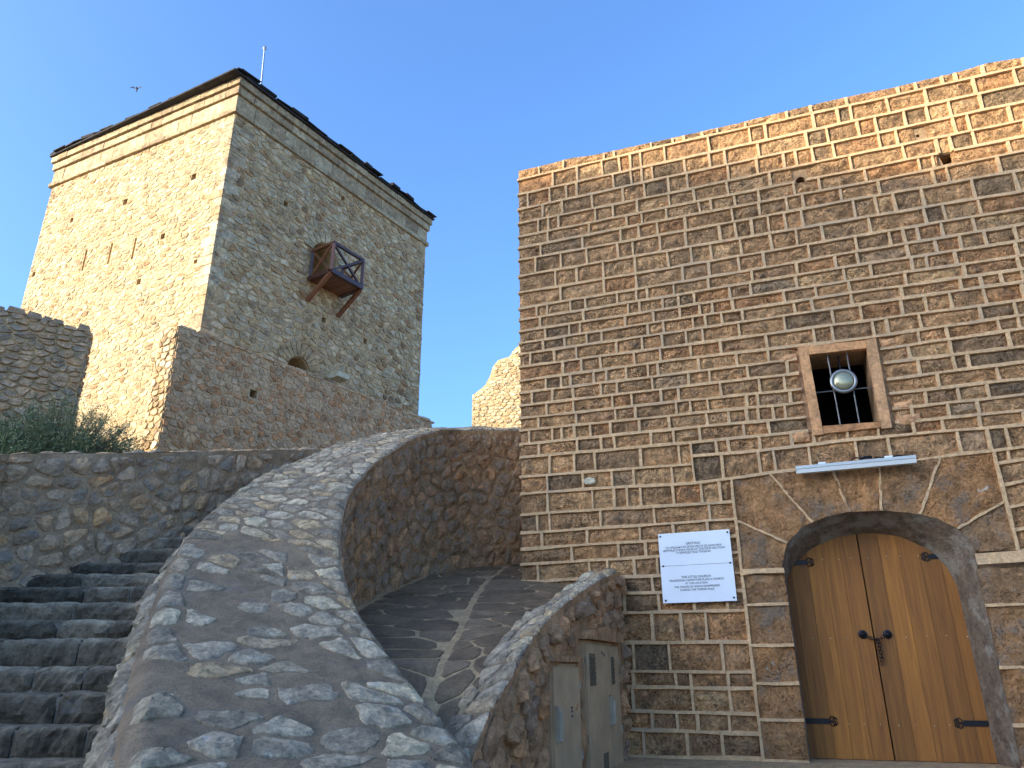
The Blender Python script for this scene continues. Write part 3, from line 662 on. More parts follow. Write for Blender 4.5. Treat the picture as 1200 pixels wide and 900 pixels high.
# window: red stone frame, bars, dark room
win = MB(); FW = .035
def quad_prism(mb, loop, fr, w0, w1, tint=.5):
    n = len(loop); vs = [fr.p(a, z, w0) for a, z in loop] + [fr.p(a, z, w1) for a, z in loop]
    mb.add(vs, [tuple(range(n, 2 * n)), tuple(range(n))[::-1]] + [(i, (i + 1) % n, n + (i + 1) % n, n + i) for i in range(n)], tint)
wfr = MB(); quad_prism(wfr, [WO[0], (WI[0][0], WO[0][1] + .01), (WI[3][0], WO[3][1]), WO[3]], FC, -.05, FW, .6)
frame_o = wfr.build('window_frame', M_redfr, church)
for nm, lp, wv, tt in [('jamb', [(WI[1][0], WI[1][1] + .10), (WO[1][0], WO[1][1]), WO[2], (WI[2][0], WO[2][1] + .0)], FW + .004, .8), ('lintel', [(WI[0][0] + .003, WI[0][1]), (WI[1][0] - .003, WI[1][1]), (WI[1][0] - .003, WO[1][1] - .01), (WI[0][0] + .003, WO[0][1] - .005)], FW - .006, .5),
                   ('sill', [(WI[3][0] + .003, WO[3][1] + .01), (WI[2][0] - .003, WO[2][1] + .02), (WI[2][0] - .003, WI[2][1]), (WI[3][0] + .003, WI[3][1])], FW - .008, .1)]:
    mb = MB(); quad_prism(mb, lp, FC, -.05, wv, tt); settle(mb.build(nm, M_redfr, frame_o))
zt_ = WO[0][1]
for (c, wd, hh) in [((WO[0][0] - .13, zt_ - .13), .20, .10), ((WO[1][0] + .13, WO[1][1] - .07), .17, .10), ((WO[3][0] - .14, WO[3][1] + .02), .19, .15), ((WO[2][0] + .19, WO[2][1] + .09), .26, .12), ((WO[2][0] + .17, WO[2][1] + .26), .2, .1)]:
    mb = MB(); block(mb, FC, c[0] - wd / 2, c[0] + wd / 2, (lambda s, q=c[1] - hh / 2: q), (lambda s, q=c[1] + hh / 2: q), rng, amp=.004, tint=.7, wf=.022); settle(mb.build('brick', M_redfr, church))
def wpt(a, b):                          # a point inside the window opening, as fractions
    p = (lerp(WI[0][0], WI[1][0], a), lerp(WI[0][1], WI[1][1], a)); q = (lerp(WI[3][0], WI[2][0], a), lerp(WI[3][1], WI[2][1], a)); return (lerp(p[0], q[0], b), lerp(p[1], q[1], b))
for (a, b) in [((.33, 0), (.33, 1)), ((.665, 0), (.665, 1))]:
    mb = MB(); p, q = wpt(*a), wpt(*b); mb.tube([FC.p(*p, -.05), FC.p(*q, -.05)], .009, 6); settle(mb.build('window_bar', M_bars, church))
mb = MB(); p, q = wpt(0, .52), wpt(1, .52); mb.tube([FC.p(*p, -.036), FC.p(*q, -.036)], .008, 6); settle(mb.build('window_bar', M_bars, church))
mb = MB(); c0 = WI[3]; x0_, x1_ = WI[0][0] - .8, WI[2][0] + .8; z0_, z1_ = WI[3][1] - .5, WI[0][1] + .5
quad_prism(mb, [(x0_, z0_), (x1_, z0_), (x1_, z1_), (x0_, z1_)], FC, -2.2, -2.1); 
for lp in ([(x0_, z0_), (x0_ + .05, z0_), (x0_ + .05, z1_), (x0_, z1_)], [(x1_ - .05, z0_), (x1_, z0_), (x1_, z1_), (x1_ - .05, z1_)], [(x0_, z0_ - .05), (x1_, z0_ - .05), (x1_, z0_), (x0_, z0_)], [(x0_, z1_), (x1_, z1_), (x1_, z1_ + .05), (x0_, z1_ + .05)]):
    quad_prism(mb, lp, FC, -2.1, -.55)
for lp in ([(x0_, z0_), (WI[3][0] - .08, z0_), (WI[0][0] - .08, z1_), (x0_, z1_)],): quad_prism(mb, lp, FC, -.6, -.56)
mb.build('dark_room', M_dark, church)
# door
FD = Frame(FC.o[:2], FC.ex[:2], FC.n[:2]); WD = -DEP
cseam = [FC.px(1005, 650, WD)[0], FC.px(1052, 892, WD)[0]]; sC = sum(cseam) / 2; zt_d = max(p[1] for p in IA) + .12
dl, dr = sI0 - .1, AI[-1][0] + .1
print('door seam', cseam, 'edges', sI0, AI[-1][0], 'h', zt_d - zsill)
def planks(a, b, n, rr):
    c = [a]
    wts = [rr.uniform(.75, 1.25) for _ in range(n)]; t = sum(wts)
    for x in wts: c.append(c[-1] + (b - a) * x / t)
    return c
prr = random.Random(3)
for (a, b) in ((dl, sC - .007), (sC + .007, dr)):
    leaf = MB(); quad_prism(leaf, [(a, zsill + .015), (b, zsill + .015), (b, zt_d), (a, zt_d)], FC, WD - .08, WD - .03); lf = leaf.build('door_leaf', M_door, church)
    cs = planks(a, b, 5, prr)
    for i in range(5):
        mb = MB(); x, y = cs[i] + .0002, cs[i + 1] - .0002; o = prr.uniform(-.0012, .0012)
        vs = [FC.p(x, zsill + .015, WD - .028), FC.p(y, zsill + .015, WD - .028), FC.p(y, zt_d, WD - .028), FC.p(x, zt_d, WD - .028), FC.p(x + .0012, zsill + .015, WD + o), FC.p(y - .0012, zsill + .015, WD + o), FC.p(y - .0012, zt_d, WD + o), FC.p(x + .0012, zt_d, WD + o)]
        mb.add(vs, [(4, 5, 6, 7), (0, 1, 5, 4), (1, 2, 6, 5), (2, 3, 7, 6), (3, 0, 4, 7)], prr.random()); settle(mb.build('plank', M_door, lf))
    for (v0, n0) in ((653, 6), (747, 5), (849, 6)):
        zz = FC.px(1030, v0, WD)[1]
        for i in range(n0):
            s_ = lerp(a, b, (i + .5) / n0) + prr.uniform(-.02, .02); mb = MB(); mb.lathe(FC.p(s_, zz + prr.uniform(-.008, .008), WD), FC.n, [(.008, 0), (.0075, .004), (.003, .008)], 6); settle(mb.build('stud', M_stud, lf))
    # strap hinges with curled fleur ends
    for vv in (846, 655):
        zz = FC.px(1030, vv, WD)[1]; left = a < sC - .3 and b < sC; sgn = 1 if left else -1
        e0 = (sI0 - .02) if left else AI[-1][0] + .02; ln = .26 if left else .24; mb = MB()
        quad_prism(mb, [(min(e0, e0 + sgn * ln), zz - .028), (max(e0, e0 + sgn * ln), zz - .028), (max(e0, e0 + sgn * ln), zz + .028), (min(e0, e0 + sgn * ln), zz + .028)], FC, WD + .003, WD + .012)
        tip = e0 + sgn * (ln + .09)
        quad_prism(mb, [(e0 + sgn * ln, zz - .014), (tip, zz - .002), (tip, zz + .002), (e0 + sgn * ln, zz + .014)], FC, WD + .004, WD + .011)
        for j, rr in ((.01, .03), (.045, .022)):
            for q in (-1, 1):
                mb.tube([FC.p(e0 + sgn * (ln + j + rr * (1 - math.cos(t * .8))), zz + q * (.012 + rr * math.sin(t * .8) * 1.3), WD + .008) for t in range(5)], .006, 5)
        settle(mb.build('strap_hinge', M_iron, lf))
# ring handles and chain
for u in (1011, 1040):
    a, z = FC.px(u, 743.5, WD); mb = MB(); mb.lathe(FC.p(a, z, WD + .002), FC.n, [(.05, 0), (.048, .006), (.03, .012), (.015, .03), (.004, .034)], 18); settle(mb.build('door_knob_plate', M_iron, church))
mb = MB()
def link(c, ax, ay, r=.02):
    mb.tube([c + ax * r * 1.3 * math.cos(k * math.pi / 5) + ay * r * .75 * math.sin(k * math.pi / 5) for k in range(11)], .0045, 5)
pa = FC.p(*FC.px(1013, 744, WD), WD + .04); pb = FC.p(*FC.px(1038, 744, WD), WD + .04); pc = FC.p(*FC.px(1028, 752, WD), WD + .04)
for i in range(8):
    t = i / 7; c = pa.lerp(pb, t) + Vector((0, 0, -.05 * math.sin(math.pi * t))); link(c, FC.ex, FC.n if i % 2 else Vector((0, 0, 1)))
for q in (0, 1):
    for i in range(7 - q): c = pc + Vector((0, 0, -.038 * i)) + FC.ex * (.018 * q); link(c, Vector((0, 0, 1)), FC.n if (i + q) % 2 else FC.ex)
settle(mb.build('door_chain', M_iron, church))
mb = MB(); quad_prism(mb, [(sL - .02, zsill - .16), (sRt + .02, zsill - .16), (sRt + .02, zsill), (sL - .02, zsill)], FC, WD - .1, .03); settle(mb.build('threshold', M_lime, church))
mb = MB(); quad_prism(mb, [(dl, zsill - .1), (dr, zsill - .1), (dr, zt_d + .2), (dl, zt_d + .2)], FC, WD - .2, WD - .1); mb.build('door_backing', M_dark, church)
# ------------------------------------------------------------------ things fixed on the church front
# round lamp behind the window bars
lc = FC.px(988.5, 446.5, .0); L0 = FC.p(lc[0], lc[1], 0)
lamp = thing('round_lamp', 'round glass and chrome lamp hung behind the small window bars', 'lamp', L0)
mb = MB(); mb.lathe(L0, FC.n, [(.10, -.06), (.152, -.03), (.158, .0), (.145, .012), (.125, .016), (.120, .006)], 28); mb.build('lamp_rim', M_ring, lamp, smooth=True)
mb = MB(); mb.lathe(L0, FC.n, [(.118, .0), (.112, .018), (.09, .03), (.05, .04), (.012, .043)], 28); mb.build('lamp_glass', M_brass, lamp, smooth=True)
mb = MB(); mb.tube([L0 - FC.n * .05, L0 - FC.n * .12 + Vector((0, 0, .05)), L0 - FC.n * .14 + Vector((0, 0, .42))], .01, 6); mb.build('lamp_bracket', M_iron, lamp)
# wall light bar over the arch
pa = FC.px(933, 551.5, .12); pb = FC.px(1073, 538.5, .12); BA = FC.p(*pa, .12); BB = FC.p(*pb, .12); dv = BB - BA
bar = thing('light_bar', 'long white metal light bar fixed over the arched door', 'light', BA.lerp(BB, .5))
upb = dv.cross(FC.n).normalized(); upb = upb if upb.z > 0 else -upb
mb = MB(); mb.box(BA - upb * .045 - FC.n * .03, dv, FC.n * .07, upb * .05); mb.build('bar_lens', M_lens, bar)
mb = MB(); mb.box(BA + upb * .008 - FC.n * .035 - dv * .002, dv * 1.004, FC.n * .08, upb * .035); mb.build('bar_housing', M_alu, bar)
for t in (.2, .76):
    mb = MB(); mb.box(BA + dv * t + upb * .04 - FC.n * .1, dv.normalized() * .08, FC.n * .1, upb * .035); settle(mb.build('bracket', M_white, bar))
mb = MB(); pts = []
for i in range(30):
    t = i / 29; pts.append(BA + dv * lerp(.48, 1.03, t) + upb * (.07 + .03 * math.sin(t * 19) * (1 - t) + (-.05 * max(0, t - .85) / .15)) - FC.n * (.06 - .02 * math.sin(t * 13)))
mb.tube(pts, .007, 5)
mb.tube([BA + dv * .56 + upb * .075 - FC.n * .05, BA + dv * .60 + upb * .09 - FC.n * .04, BA + dv * .66 + upb * .085 - FC.n * .05], .017, 6); mb.build('cable', M_iron, bar)
# sign
SG = [FC.px(*p, .06) for p in [(771, 626), (856, 620), (862, 704), (777, 707)]]
sg = thing('sign_board', 'white two-part information sign screwed to the wall beside the arch', 'sign', FC.p(*SG[3], .06))
SG[1] = ((SG[1][0] + SG[2][0]) / 2, SG[1][1]); SG[2] = (SG[1][0], SG[2][1]); SG[0] = ((SG[0][0] + SG[3][0]) / 2, SG[0][1]); SG[3] = (SG[0][0], SG[3][1])
mid = lambda t, e: (lerp(SG[0][0], SG[3][0], t), lerp(SG[0][1], SG[3][1], t) + e) if True else 0
midr = lambda t, e: (lerp(SG[1][0], SG[2][0], t), lerp(SG[1][1], SG[2][1], t) + e)
tm = .475
mb = MB(); quad_prism(mb, [mid(tm, .002), midr(tm, .002), SG[1], SG[0]], FC, .045, .055); mb.build('upper_panel', M_white, sg)
mb = MB(); quad_prism(mb, [SG[3], SG[2], midr(tm, -.002), mid(tm, -.002)], FC, .045, .055); mb.build('lower_panel', M_white, sg)
for (a, t) in [(.03, .04), (.97, .04), (.04, tm), (.965, tm), (.04, .965), (.965, .955)]:
    p = (lerp(mid(t, 0)[0], midr(t, 0)[0], a), lerp(mid(t, 0)[1], midr(t, 0)[1], a)); mb = MB(); mb.lathe(FC.p(*p, .02), FC.n, [(.012, 0), (.012, .04), (.004, .043)], 8); settle(mb.build('screw', M_iron, sg))
RM = Matrix((FC.ex, Vector((0, 0, 1)), FC.n)).transposed()
Wd = SG[1][0] - SG[0][0]; Hh = SG[0][1] - SG[3][1]
tilt = math.atan2(SG[1][1] - SG[0][1], Wd)
def text(s, size, a, t, parent, target=None):
    cu = bpy.data.curves.new('lettering', 'FONT'); cu.body = s; cu.size = size; cu.align_x = 'CENTER'; cu.align_y = 'CENTER'; cu.offset = size * .012
    o = bpy.data.objects.new('lettering', cu); C.objects.link(o); bpy.context.view_layer.update()
    me = bpy.data.meshes.new_from_object(o.evaluated_get(bpy.context.evaluated_depsgraph_get())); bpy.data.objects.remove(o)
    if target:
        xs = [v.co.x for v in me.vertices]; k = target * Wd / (max(xs) - min(xs)); me.transform(Matrix.Diagonal((k, 1, 1, 1)))
    me.materials.append(M_ink); o = bpy.data.objects.new('lettering', me); C.objects.link(o); o.parent = parent
    p = FC.p(lerp(lerp(SG[0][0], SG[3][0], t), lerp(SG[1][0], SG[2][0], t), a), lerp(lerp(SG[0][1], SG[3][1], t), lerp(SG[1][1], SG[2][1], t), a), .0575)
    o.matrix_parent_inverse = Matrix.Identity(4); o.location = p - parent.location
    o.rotation_euler = (RM @ Matrix.Rotation(tilt, 3, 'Z')).to_euler()
for s, z_, t, wd in [('ЦРКВИЦА', .036, .165, .2), ('ПО ПРЕДАЊУ НА ОВОМ МЕСТУ СЕ НАЛАЗИЛА', .032, .215, .78), ('ЦРКВИЦА (ХРАМ) ЧИЈИ СУ ТРАГОВИ НЕСТАЛИ', .032, .255, .86), ('У ПЕРИОДУ ПОД ТУРЦИМА.', .032, .295, .48),
                     ('THE LITTLE CHURCH', .038, .645, .40), ('TRADITIONAL NARRATIVES PLACE A CHURCH', .032, .69, .75), ('AT THIS LOCATION,', .032, .735, .31), ('THE TRACES OF WHICH DISAPPEARED', .032, .782, .62), ('DURING THE TURKISH RULE', .032, .825, .46)]:
    text(s, z_, .485, t, sg, wd)
print('church done', time.time() - T0)
# ------------------------------------------------------------------ TOWER
c1 = at(282, 95, 15.9); ZT = c1.z
def at_z(u, v, z): d = ray(u, v); return CAM + d * ((z - CAM.z) / d.z)
c2 = at_z(500, 257, ZT); c3 = at_z(70, 186, ZT)
print('tower', c1, c2, c3)
eR = (c2 - c1).normalized(); LRn = (c2 - c1).length; nR = Vector((eR.y, -eR.x, 0))
eL = (c3 - c1).normalized(); LLn = (c3 - c1).length; nL = Vector((-eL.y, eL.x, 0))
FR = Frame(c1[:2], eR[:2], nR[:2]); FL = Frame(c1[:2], eL[:2], nL[:2])
tower = thing('stone_tower', 'tall square rubble stone tower with slate roof edge and hanging timber balcony', 'tower', Vector((c1.x, c1.y, 3.5)))
zv = lambda v: at(282 - (v - 95) * .155, v, c1.y).z
Z1, Z2, Z3, Z4 = zv(103), zv(112), zv(128), zv(133)
ZB = 3.6
# balcony data
wl = FR.px(362, 328.7); wr = FR.px(397.5, 346.7); wt = FR.px(365.3, 295.3); bl = FR.px(361, 355); br = FR.px(394.7, 373)
best = min((abs(proj(FR.p(wl[0], wl[1], q / 100))[0] - 388), q / 100) for q in range(20, 200)); BW = best[1]
print('balcony', wl, wr, wt, 'depth', BW, proj(FR.p(wl[0], wl[1], BW)))
def arch_loop(sc_, zb, wd, hh, n=8):
    r = wd / 2; return [(sc_ - r, zb), (sc_ + r, zb)] + [(sc_ + r * math.cos(math.pi * k / n), zb + hh - r + r * math.sin(math.pi * k / n)) for k in range(n + 1)]
zf = (wl[1] + wr[1]) / 2; scb = (wl[0] + wr[0]) / 2
doorL = arch_loop(scb - .1, zf, 0.95, FR.px(377, 284)[1] - zf)
la = FR.px(350.5, 419); lowL = arch_loop(la[0], la[1] - .75, .72, .75)
def sq(fr, u, v, a=.075, b=.085): s, z = fr.px(u, v); return [(s - a, z - b), (s + a, z - b), (s + a, z + b), (s - a, z + b)]
HR = [sq(FR, 335, 239), sq(FR, 402, 232.7), sq(FR, 379.5, 375), sq(FR, 428, 400)]
HL = [sq(FL, 84, 258), sq(FL, 146.7, 236.7, .09, .1), sq(FL, 227, 207, .09, .1), sq(FL, 190.7, 277), sq(FL, 162.7, 330), sq(FL, 39.5, 321.5), sq(FL, 229, 306.5, .06, .06)] + [sq(FL, u, v, .045, .33) for u, v in ((99, 305), (129, 297), (157, 291))]
def hole_keep(hs, m=.03):
    bb = [(min(p[0] for p in h) - m, max(p[0] for p in h) + m, min(p[1] for p in h) - m, max(p[1] for p in h) + m) for h in hs]
    def k(c, q):
        x0a = min(p[0] for p in q); x1a = max(p[0] for p in q); y0a = min(p[1] for p in q); y1a = max(p[1] for p in q)
        return not any(x0a < b[1] and x1a > b[0] and y0a < b[3] and y1a > b[2] for b in bb)
    return k
def refill(polys, hs, m=.02):           # cut stones back so they stop at the openings
    out = []
    bb = [(min(p[0] for p in h) - m, max(p[0] for p in h) + m, min(p[1] for p in h) - m, max(p[1] for p in h) + m) for h in hs]
    for poly in polys:
        for b in bb:
            if not poly: break
            x0a = min(p[0] for p in poly); x1a = max(p[0] for p in poly); y0a = min(p[1] for p in poly); y1a = max(p[1] for p in poly)
            if x0a < b[1] and x1a > b[0] and y0a < b[3] and y1a > b[2]:
                cx = sum(p[0] for p in poly) / len(poly); cy = sum(p[1] for p in poly) / len(poly)
                opts = [(b[0] - cx, 1, 0, b[0]), (cx - b[1], -1, 0, -b[1]), (b[2] - cy, 0, 1, b[2]), (cy - b[3], 0, -1, -b[3])]
                o = max(opts); poly = clip(poly, o[1], o[2], o[3])
        if len(poly) >= 3: out.append(poly)
    return out
fill_panel('wall', [(0, ZB - 1.5), (LRn, ZB - 1.5), (LRn, ZT - .02), (0, ZT - .02)], [(doorL, .9, True), (lowL, .8, True)] + [(h, .4, True) for h in HR], FR, 0, M_tmort, tower, back=.3)
fill_panel('wall', [(LLn, ZB - 1.5), (0, ZB - 1.5), (0, ZT - .02), (LLn, ZT - .02)], [(h, .4, True) for h in HL], FL, 0, M_tmort, tower, back=.3)
mb = MB()
for (p, q) in ((FR.p(LRn, 0, -.02), FR.p(LRn, 0, -LLn)), (FL.p(LLn, 0, -.02), FR.p(LRn, 0, -LLn))):
    mb.add([p + Vector((0, 0, ZB - 1.5)), q + Vector((0, 0, ZB - 1.5)), q + Vector((0, 0, ZT)), p + Vector((0, 0, ZT))], [(0, 1, 2, 3)])
mb.build('back_walls', M_tmort, tower)
trng = random.Random(11)
def ttint(bias):
    def f(c):
        t = trng.random(); g = nz((c[0] * .5, c[1] * .5, bias * 7))
        return min(1, max(0, t * .8 + .1 + g * .25))
    return f
pr = cells(0, LRn, ZB, Z4, .31, .15, trng, 1.3); pr = refill(pr, [doorL, lowL] + HR)
lay_stones(tower, pr, FR.p, M_tower, trng, .016, .030, 220, 9.5, detail=1, tint=ttint(1))
pl = cells(0, LLn, ZB, Z4, .25, .115, trng, 1.25); pl = refill(pl, HL)
lay_stones(tower, pl, FL.p, M_tower, trng, .012, .014, 100, 9.5, detail=1, tint=ttint(2))
# quoins up the corner: alternating long and short
z = ZB; k = 0
q1 = MB()
while z < Z4 - .2:
    h = trng.uniform(.12, .34); lr, ll = ((.55, .3) if k % 2 else (.3, .5)); lr *= trng.uniform(.6, 1.2); ll *= trng.uniform(.6, 1.2); k += 1
    t = trng.uniform(.05, .8)
    pts = [FL.p(ll, z, .012), FR.p(-.012, z, .018) + FL.n * .006, FR.p(lr, z, .024), FR.p(lr, z, -.05), FL.p(ll, z, -.05)]
    pts2 = [p + Vector((0, 0, h - .02)) for p in pts]
    q1.add(pts + pts2, [(0, 1, 6, 5), (1, 2, 7, 6), (2, 3, 8, 7), (0, 5, 9, 4), (5, 6, 7, 8, 9), (4, 3, 2, 1, 0)], t); z += h
q1.build('corner_quoins', M_tower, tower, kind='stuff')
# cornice: two thin bands over a frieze over a string course
def band(z0, z1, wo, lens, dz, mat_, nm, off=0):
    for fr, L in ((FR, LRn), (FL, LLn)):
        s = (-wo if fr is FL else 0.0)
        e_ = L + wo
        while s < e_ - .01:
            ln = min(trng.uniform(*lens), e_ - s)
            if e_ - s - ln < .15: ln = e_ - s
            j = .0025 if fr is FL else 0; g = .006; wj = wo + trng.uniform(-.008, .008)
            mb = MB(); a, b = s + g, s + ln - g
            vs = [fr.p(a, z0 + j, -.05), fr.p(b, z0 + j, -.05), fr.p(b, z1 + j, -.05), fr.p(a, z1 + j, -.05), fr.p(a, z0 + j + .008, wj), fr.p(b, z0 + j + .008, wj), fr.p(b, z1 + j - .008, wj), fr.p(a, z1 + j - .008, wj)]
            mb.add(vs, [(4, 5, 6, 7), (0, 1, 5, 4), (1, 2, 6, 5), (2, 3, 7, 6), (3, 0, 4, 7)], trng.random())
            settle(mb.build(nm, mat_, tower)); s += ln
band(Z1 + .01, ZT - .01, .15, (.35, .6), 0, M_cornice, 'cornice_stone')
band(Z2 + .01, Z1 - .01, .09, (.35, .6), 0, M_cornice, 'cornice_stone')
band(Z3 + .01, Z2 - .01, .03, (.4, .75), 0, M_cornice, 'frieze_stone')
band(Z4, Z3 - .005, .085, (.5, .9), 0, M_cornice, 'string_course_stone')
# roof
rc = (c1 + c2 + c3 + (c2 + c3 - c1)) / 4; apex = Vector((rc.x, rc.y, ZT + 1.3)); mb = MB()
cs = [FR.p(-.17, ZT + .05, .2) + FL.n * .2, FR.p(LRn + .2, ZT + .05, .2), (c2 + c3 - c1) + (c2 - c1).normalized() * .25 + Vector((0, 0, .05)), FL.p(LLn + .2, ZT + .05, .2)]
mb.add(cs + [apex] + [c - Vector((0, 0, .05)) for c in cs], [(0, 1, 4), (1, 2, 4), (2, 3, 4), (3, 0, 4), (5, 6, 1, 0), (8, 5, 0, 3), (8, 7, 6, 5)])
roof = mb.build('roof', M_slate, tower)
for fr, L, ot in ((FR, LRn, .24), (FL, LLn, .24)):
    s = -.3
    while s < L + .2:
        ln = min(trng.uniform(.3, .62), L + .22 - s)
        if ln < .06: break
        mb = MB(); oh = .25 + trng.uniform(-.05, .08); th = trng.uniform(.02, .045); zz = ZT + .055 + trng.uniform(0, .03); tl = trng.uniform(-.03, .03)
        a = fr.p(s, zz + tl, oh - .7); 
        vs = [fr.p(s, zz + .12, oh - .7), fr.p(s + ln * .96, zz + .12 + tl, oh - .7), fr.p(s + ln * .98, zz + tl, oh + trng.uniform(-.02, .02)), fr.p(s + .01, zz, oh + trng.uniform(-.02, .02))]
        if fr is FL and s < .1: vs = [v + Vector((0, 0, .03)) for v in vs]
        mb.add(vs + [v + Vector((0, 0, th)) for v in vs], [(0, 1, 2, 3), (7, 6, 5, 4), (0, 4, 5, 1), (1, 5, 6, 2), (2, 6, 7, 3), (3, 7, 4, 0)], trng.random())
        settle(mb.build('slate', M_slate, roof)); s += ln * trng.uniform(.9, 1.02)
        if s > .8 and trng.random() < .22:
            mb = MB(); up = Vector((0, 0, th + .012)); mb.add([v + up for v in vs] + [v + up + Vector((0, 0, .05)) for v in vs], [(0, 1, 2, 3), (7, 6, 5, 4), (0, 4, 5, 1), (1, 5, 6, 2), (2, 6, 7, 3), (3, 7, 4, 0)], trng.random())
            settle(mb.build('slate', M_slate, roof))
rb = at_z(306, 103, ZT + .12); rb = at(306, 106, 17.6); rt_ = at(310, 58, 17.6)
mb = MB(); mb.tube([rb - Vector((0, 0, .3)), rt_], [.03, .022], 6); mb.lathe(rt_, Vector((0, 0, 1)), [(.03, -.02), (.06, .03), (.05, .09), (.01, .16)], 8); mb.build('lightning_rod', M_rod, tower)
# balcony
zfl, zrl = zf, wt[1] + (zf - wl[1]); sa, sb_ = wl[0], wr[0]
bal = MB(); bal.box(FR.p(sa, zfl, 0), FR.ex * (sb_ - sa), FR.n * BW, Vector((0, 0, .05)), .5); bo = bal.build('balcony', M_balc2, tower)
def bbar(nm, a, b, t=.09, m_=M_balc): mb = MB(); mb.bar(FR.p(*a), FR.p(*b), t, t, tint=trng.random()); settle(mb.build(nm, m_, bo))
Zt = zrl
for k in range(5):
    mb = MB(); a = lerp(sa, sb_, k / 5); mb.box(FR.p(a + .008, zfl - .035, .02), FR.ex * ((sb_ - sa) / 5 - .016), FR.n * (BW - .04), Vector((0, 0, .03)), trng.random()); settle(mb.build('floor_board', M_balc2, bo))
bbar('beam', (sa - .02, zfl + .02, BW), (sb_ + .02, zfl + .02, BW), .13); bbar('beam', (sa, zfl + .01, 0), (sa, zfl + .01, BW - .05), .13); bbar('beam', (sb_, zfl + .01, 0), (sb_, zfl + .01, BW - .05), .13)
bbar('rail', (sa - .02, Zt, BW), (sb_ + .02, Zt, BW), .08); bbar('rail', (sa, Zt, 0), (sa, Zt, BW - .04), .08, M_balc2); bbar('rail', (sb_, Zt, 0), (sb_, Zt, BW - .04), .08)
for s in (sa, sb_):
    bbar('post', (s, zfl + .05, BW + .004), (s, Zt - .03, BW + .004), .085, M_balc2 if s == sa else M_balc); bbar('post', (s, zfl + .05, .05), (s, Zt - .03, .05), .07)
    bbar('bracket', (s, zfl - .03, BW - .02), (s, (bl[1] + br[1]) / 2 + .05, .02), .10, M_balc2)
    bbar('cross_brace', (s - .004, zfl + .06, .06), (s - .004, Zt - .04, BW - .06), .05, M_balc2); bbar('cross_brace', (s + .012, zfl + .06, BW - .06), (s + .012, Zt - .04, .06), .05, M_balc2)
bbar('cross_brace', (sa + .05, zfl + .08, BW + .008), (sb_ - .05, Zt - .05, BW + .008), .055); bbar('cross_brace', (sa + .05, Zt - .05, BW - .012), (sb_ - .05, zfl + .08, BW - .012), .055)
# arch rings over both openings
for loop_c, zc, r0, r1, a0, a1, n_, tt in ((scb - .1, doorL[2][1], .5, .78, .1, 3.0, 9, .25), (la[0], lowL[2][1], .38, .78, .25, 2.9, 10, .1)):
    for k in range(n_):
        t0, t1 = lerp(a0, a1, (k + .06) / n_), lerp(a0, a1, (k + .9) / n_)
        mb = MB(); quad_prism(mb, [(loop_c + r0 * math.cos(t0), zc + r0 * math.sin(t0)), (loop_c + r1 * math.cos(t0), zc + r1 * math.sin(t0)), (loop_c + r1 * math.cos(t1), zc + r1 * math.sin(t1)), (loop_c + r0 * math.cos(t1), zc + r0 * math.sin(t1))], FR, -.03, .05, tt + trng.random() * .1)
        settle(mb.build('voussoir', M_tower, tower))
# front wall in the tower's shade
WF = .6
t0 = FR.px(210, 380, WF); t1 = FR.px(506, 494, WF); s0, s1 = t0[0], t1[0]; zt0_ = (t0[1] + t1[1]) / 2
print('front wall', t0, t1)
fw = thing('rampart_wall', 'shaded rubble rampart wall running in front of the tower foot', 'wall', FR.p(s0, 3.4, WF))
FW_ = Frame(FR.p(s0, 0, WF)[:2], FR.ex[:2], FR.n[:2]); LW = s1 - s0
ztw = [(0, t0[1]), (LW, t1[1])]
hw = [sq(FW_, 297, 461.5, .1, .1)]
fill_panel('wall', [(0, 2), (LW, 2), (LW, t1[1] - .03), (0, t0[1] - .03)], [(h, .3, True) for h in hw], FW_, 0, M_frontm, fw, back=WF + .1)
FE = Frame(FW_.p(0, 0, 0)[:2], (-FR.n.x, -FR.n.y), (-FR.ex.x, -FR.ex.y))
wrng = random.Random(21)
pw = cells(0, LW, 3.0, zt0_ + .1, .22, .14, wrng, 1.3); pw = refill(pw, hw)
kp = lambda c, q: max(p[1] - interp(ztw, p[0]) for p in q) < .06
lay_stones(fw, pw, FW_.p, M_front, wrng, .014, .025, 200, 10, detail=1, keep=kp, tint=lambda c: wrng.choice([.02, .3, .5, .72, .75, .86, .9, .6]) + wrng.uniform(-.04, .04))
pe = cells(0, WF + .05, 3.0, t0[1], .24, .15, wrng, .9)
lay_stones(fw, pe, FE.p, M_tower, wrng, .012, .03, 40, 10, detail=1)
mb = MB(); mb.box(FE.p(0, 2, -.02), FE.ex * (WF + .05), FE.n * .02, Vector((0, 0, t0[1] - 2.04))); mb.build('end_face', M_tmort, fw)
mb = MB(); p = FR.px(398, 441, WF * .7); mb.box(FR.p(p[0] - .2, p[1] - .08, .2), FR.ex * .42, FR.n * .38, Vector((0, 0, .16))); settle(mb.build('cap_stone', M_pale, fw))
# coping of uneven stones on top
s = 0
while s < LW:
    ln = wrng.uniform(.18, .45); hh = wrng.uniform(.02, .1); mb = MB(); zc = interp(ztw, s) - .04
    quad_prism(mb, [(s + .01, zc), (s + ln, zc), (s + ln * .93, zc + hh), (s + ln * .1, zc + hh * wrng.uniform(.6, 1))], FW_, -.35, .03 + wrng.uniform(-.02, .02), wrng.random()); settle(mb.build('coping_stone', M_front, fw)); s += ln
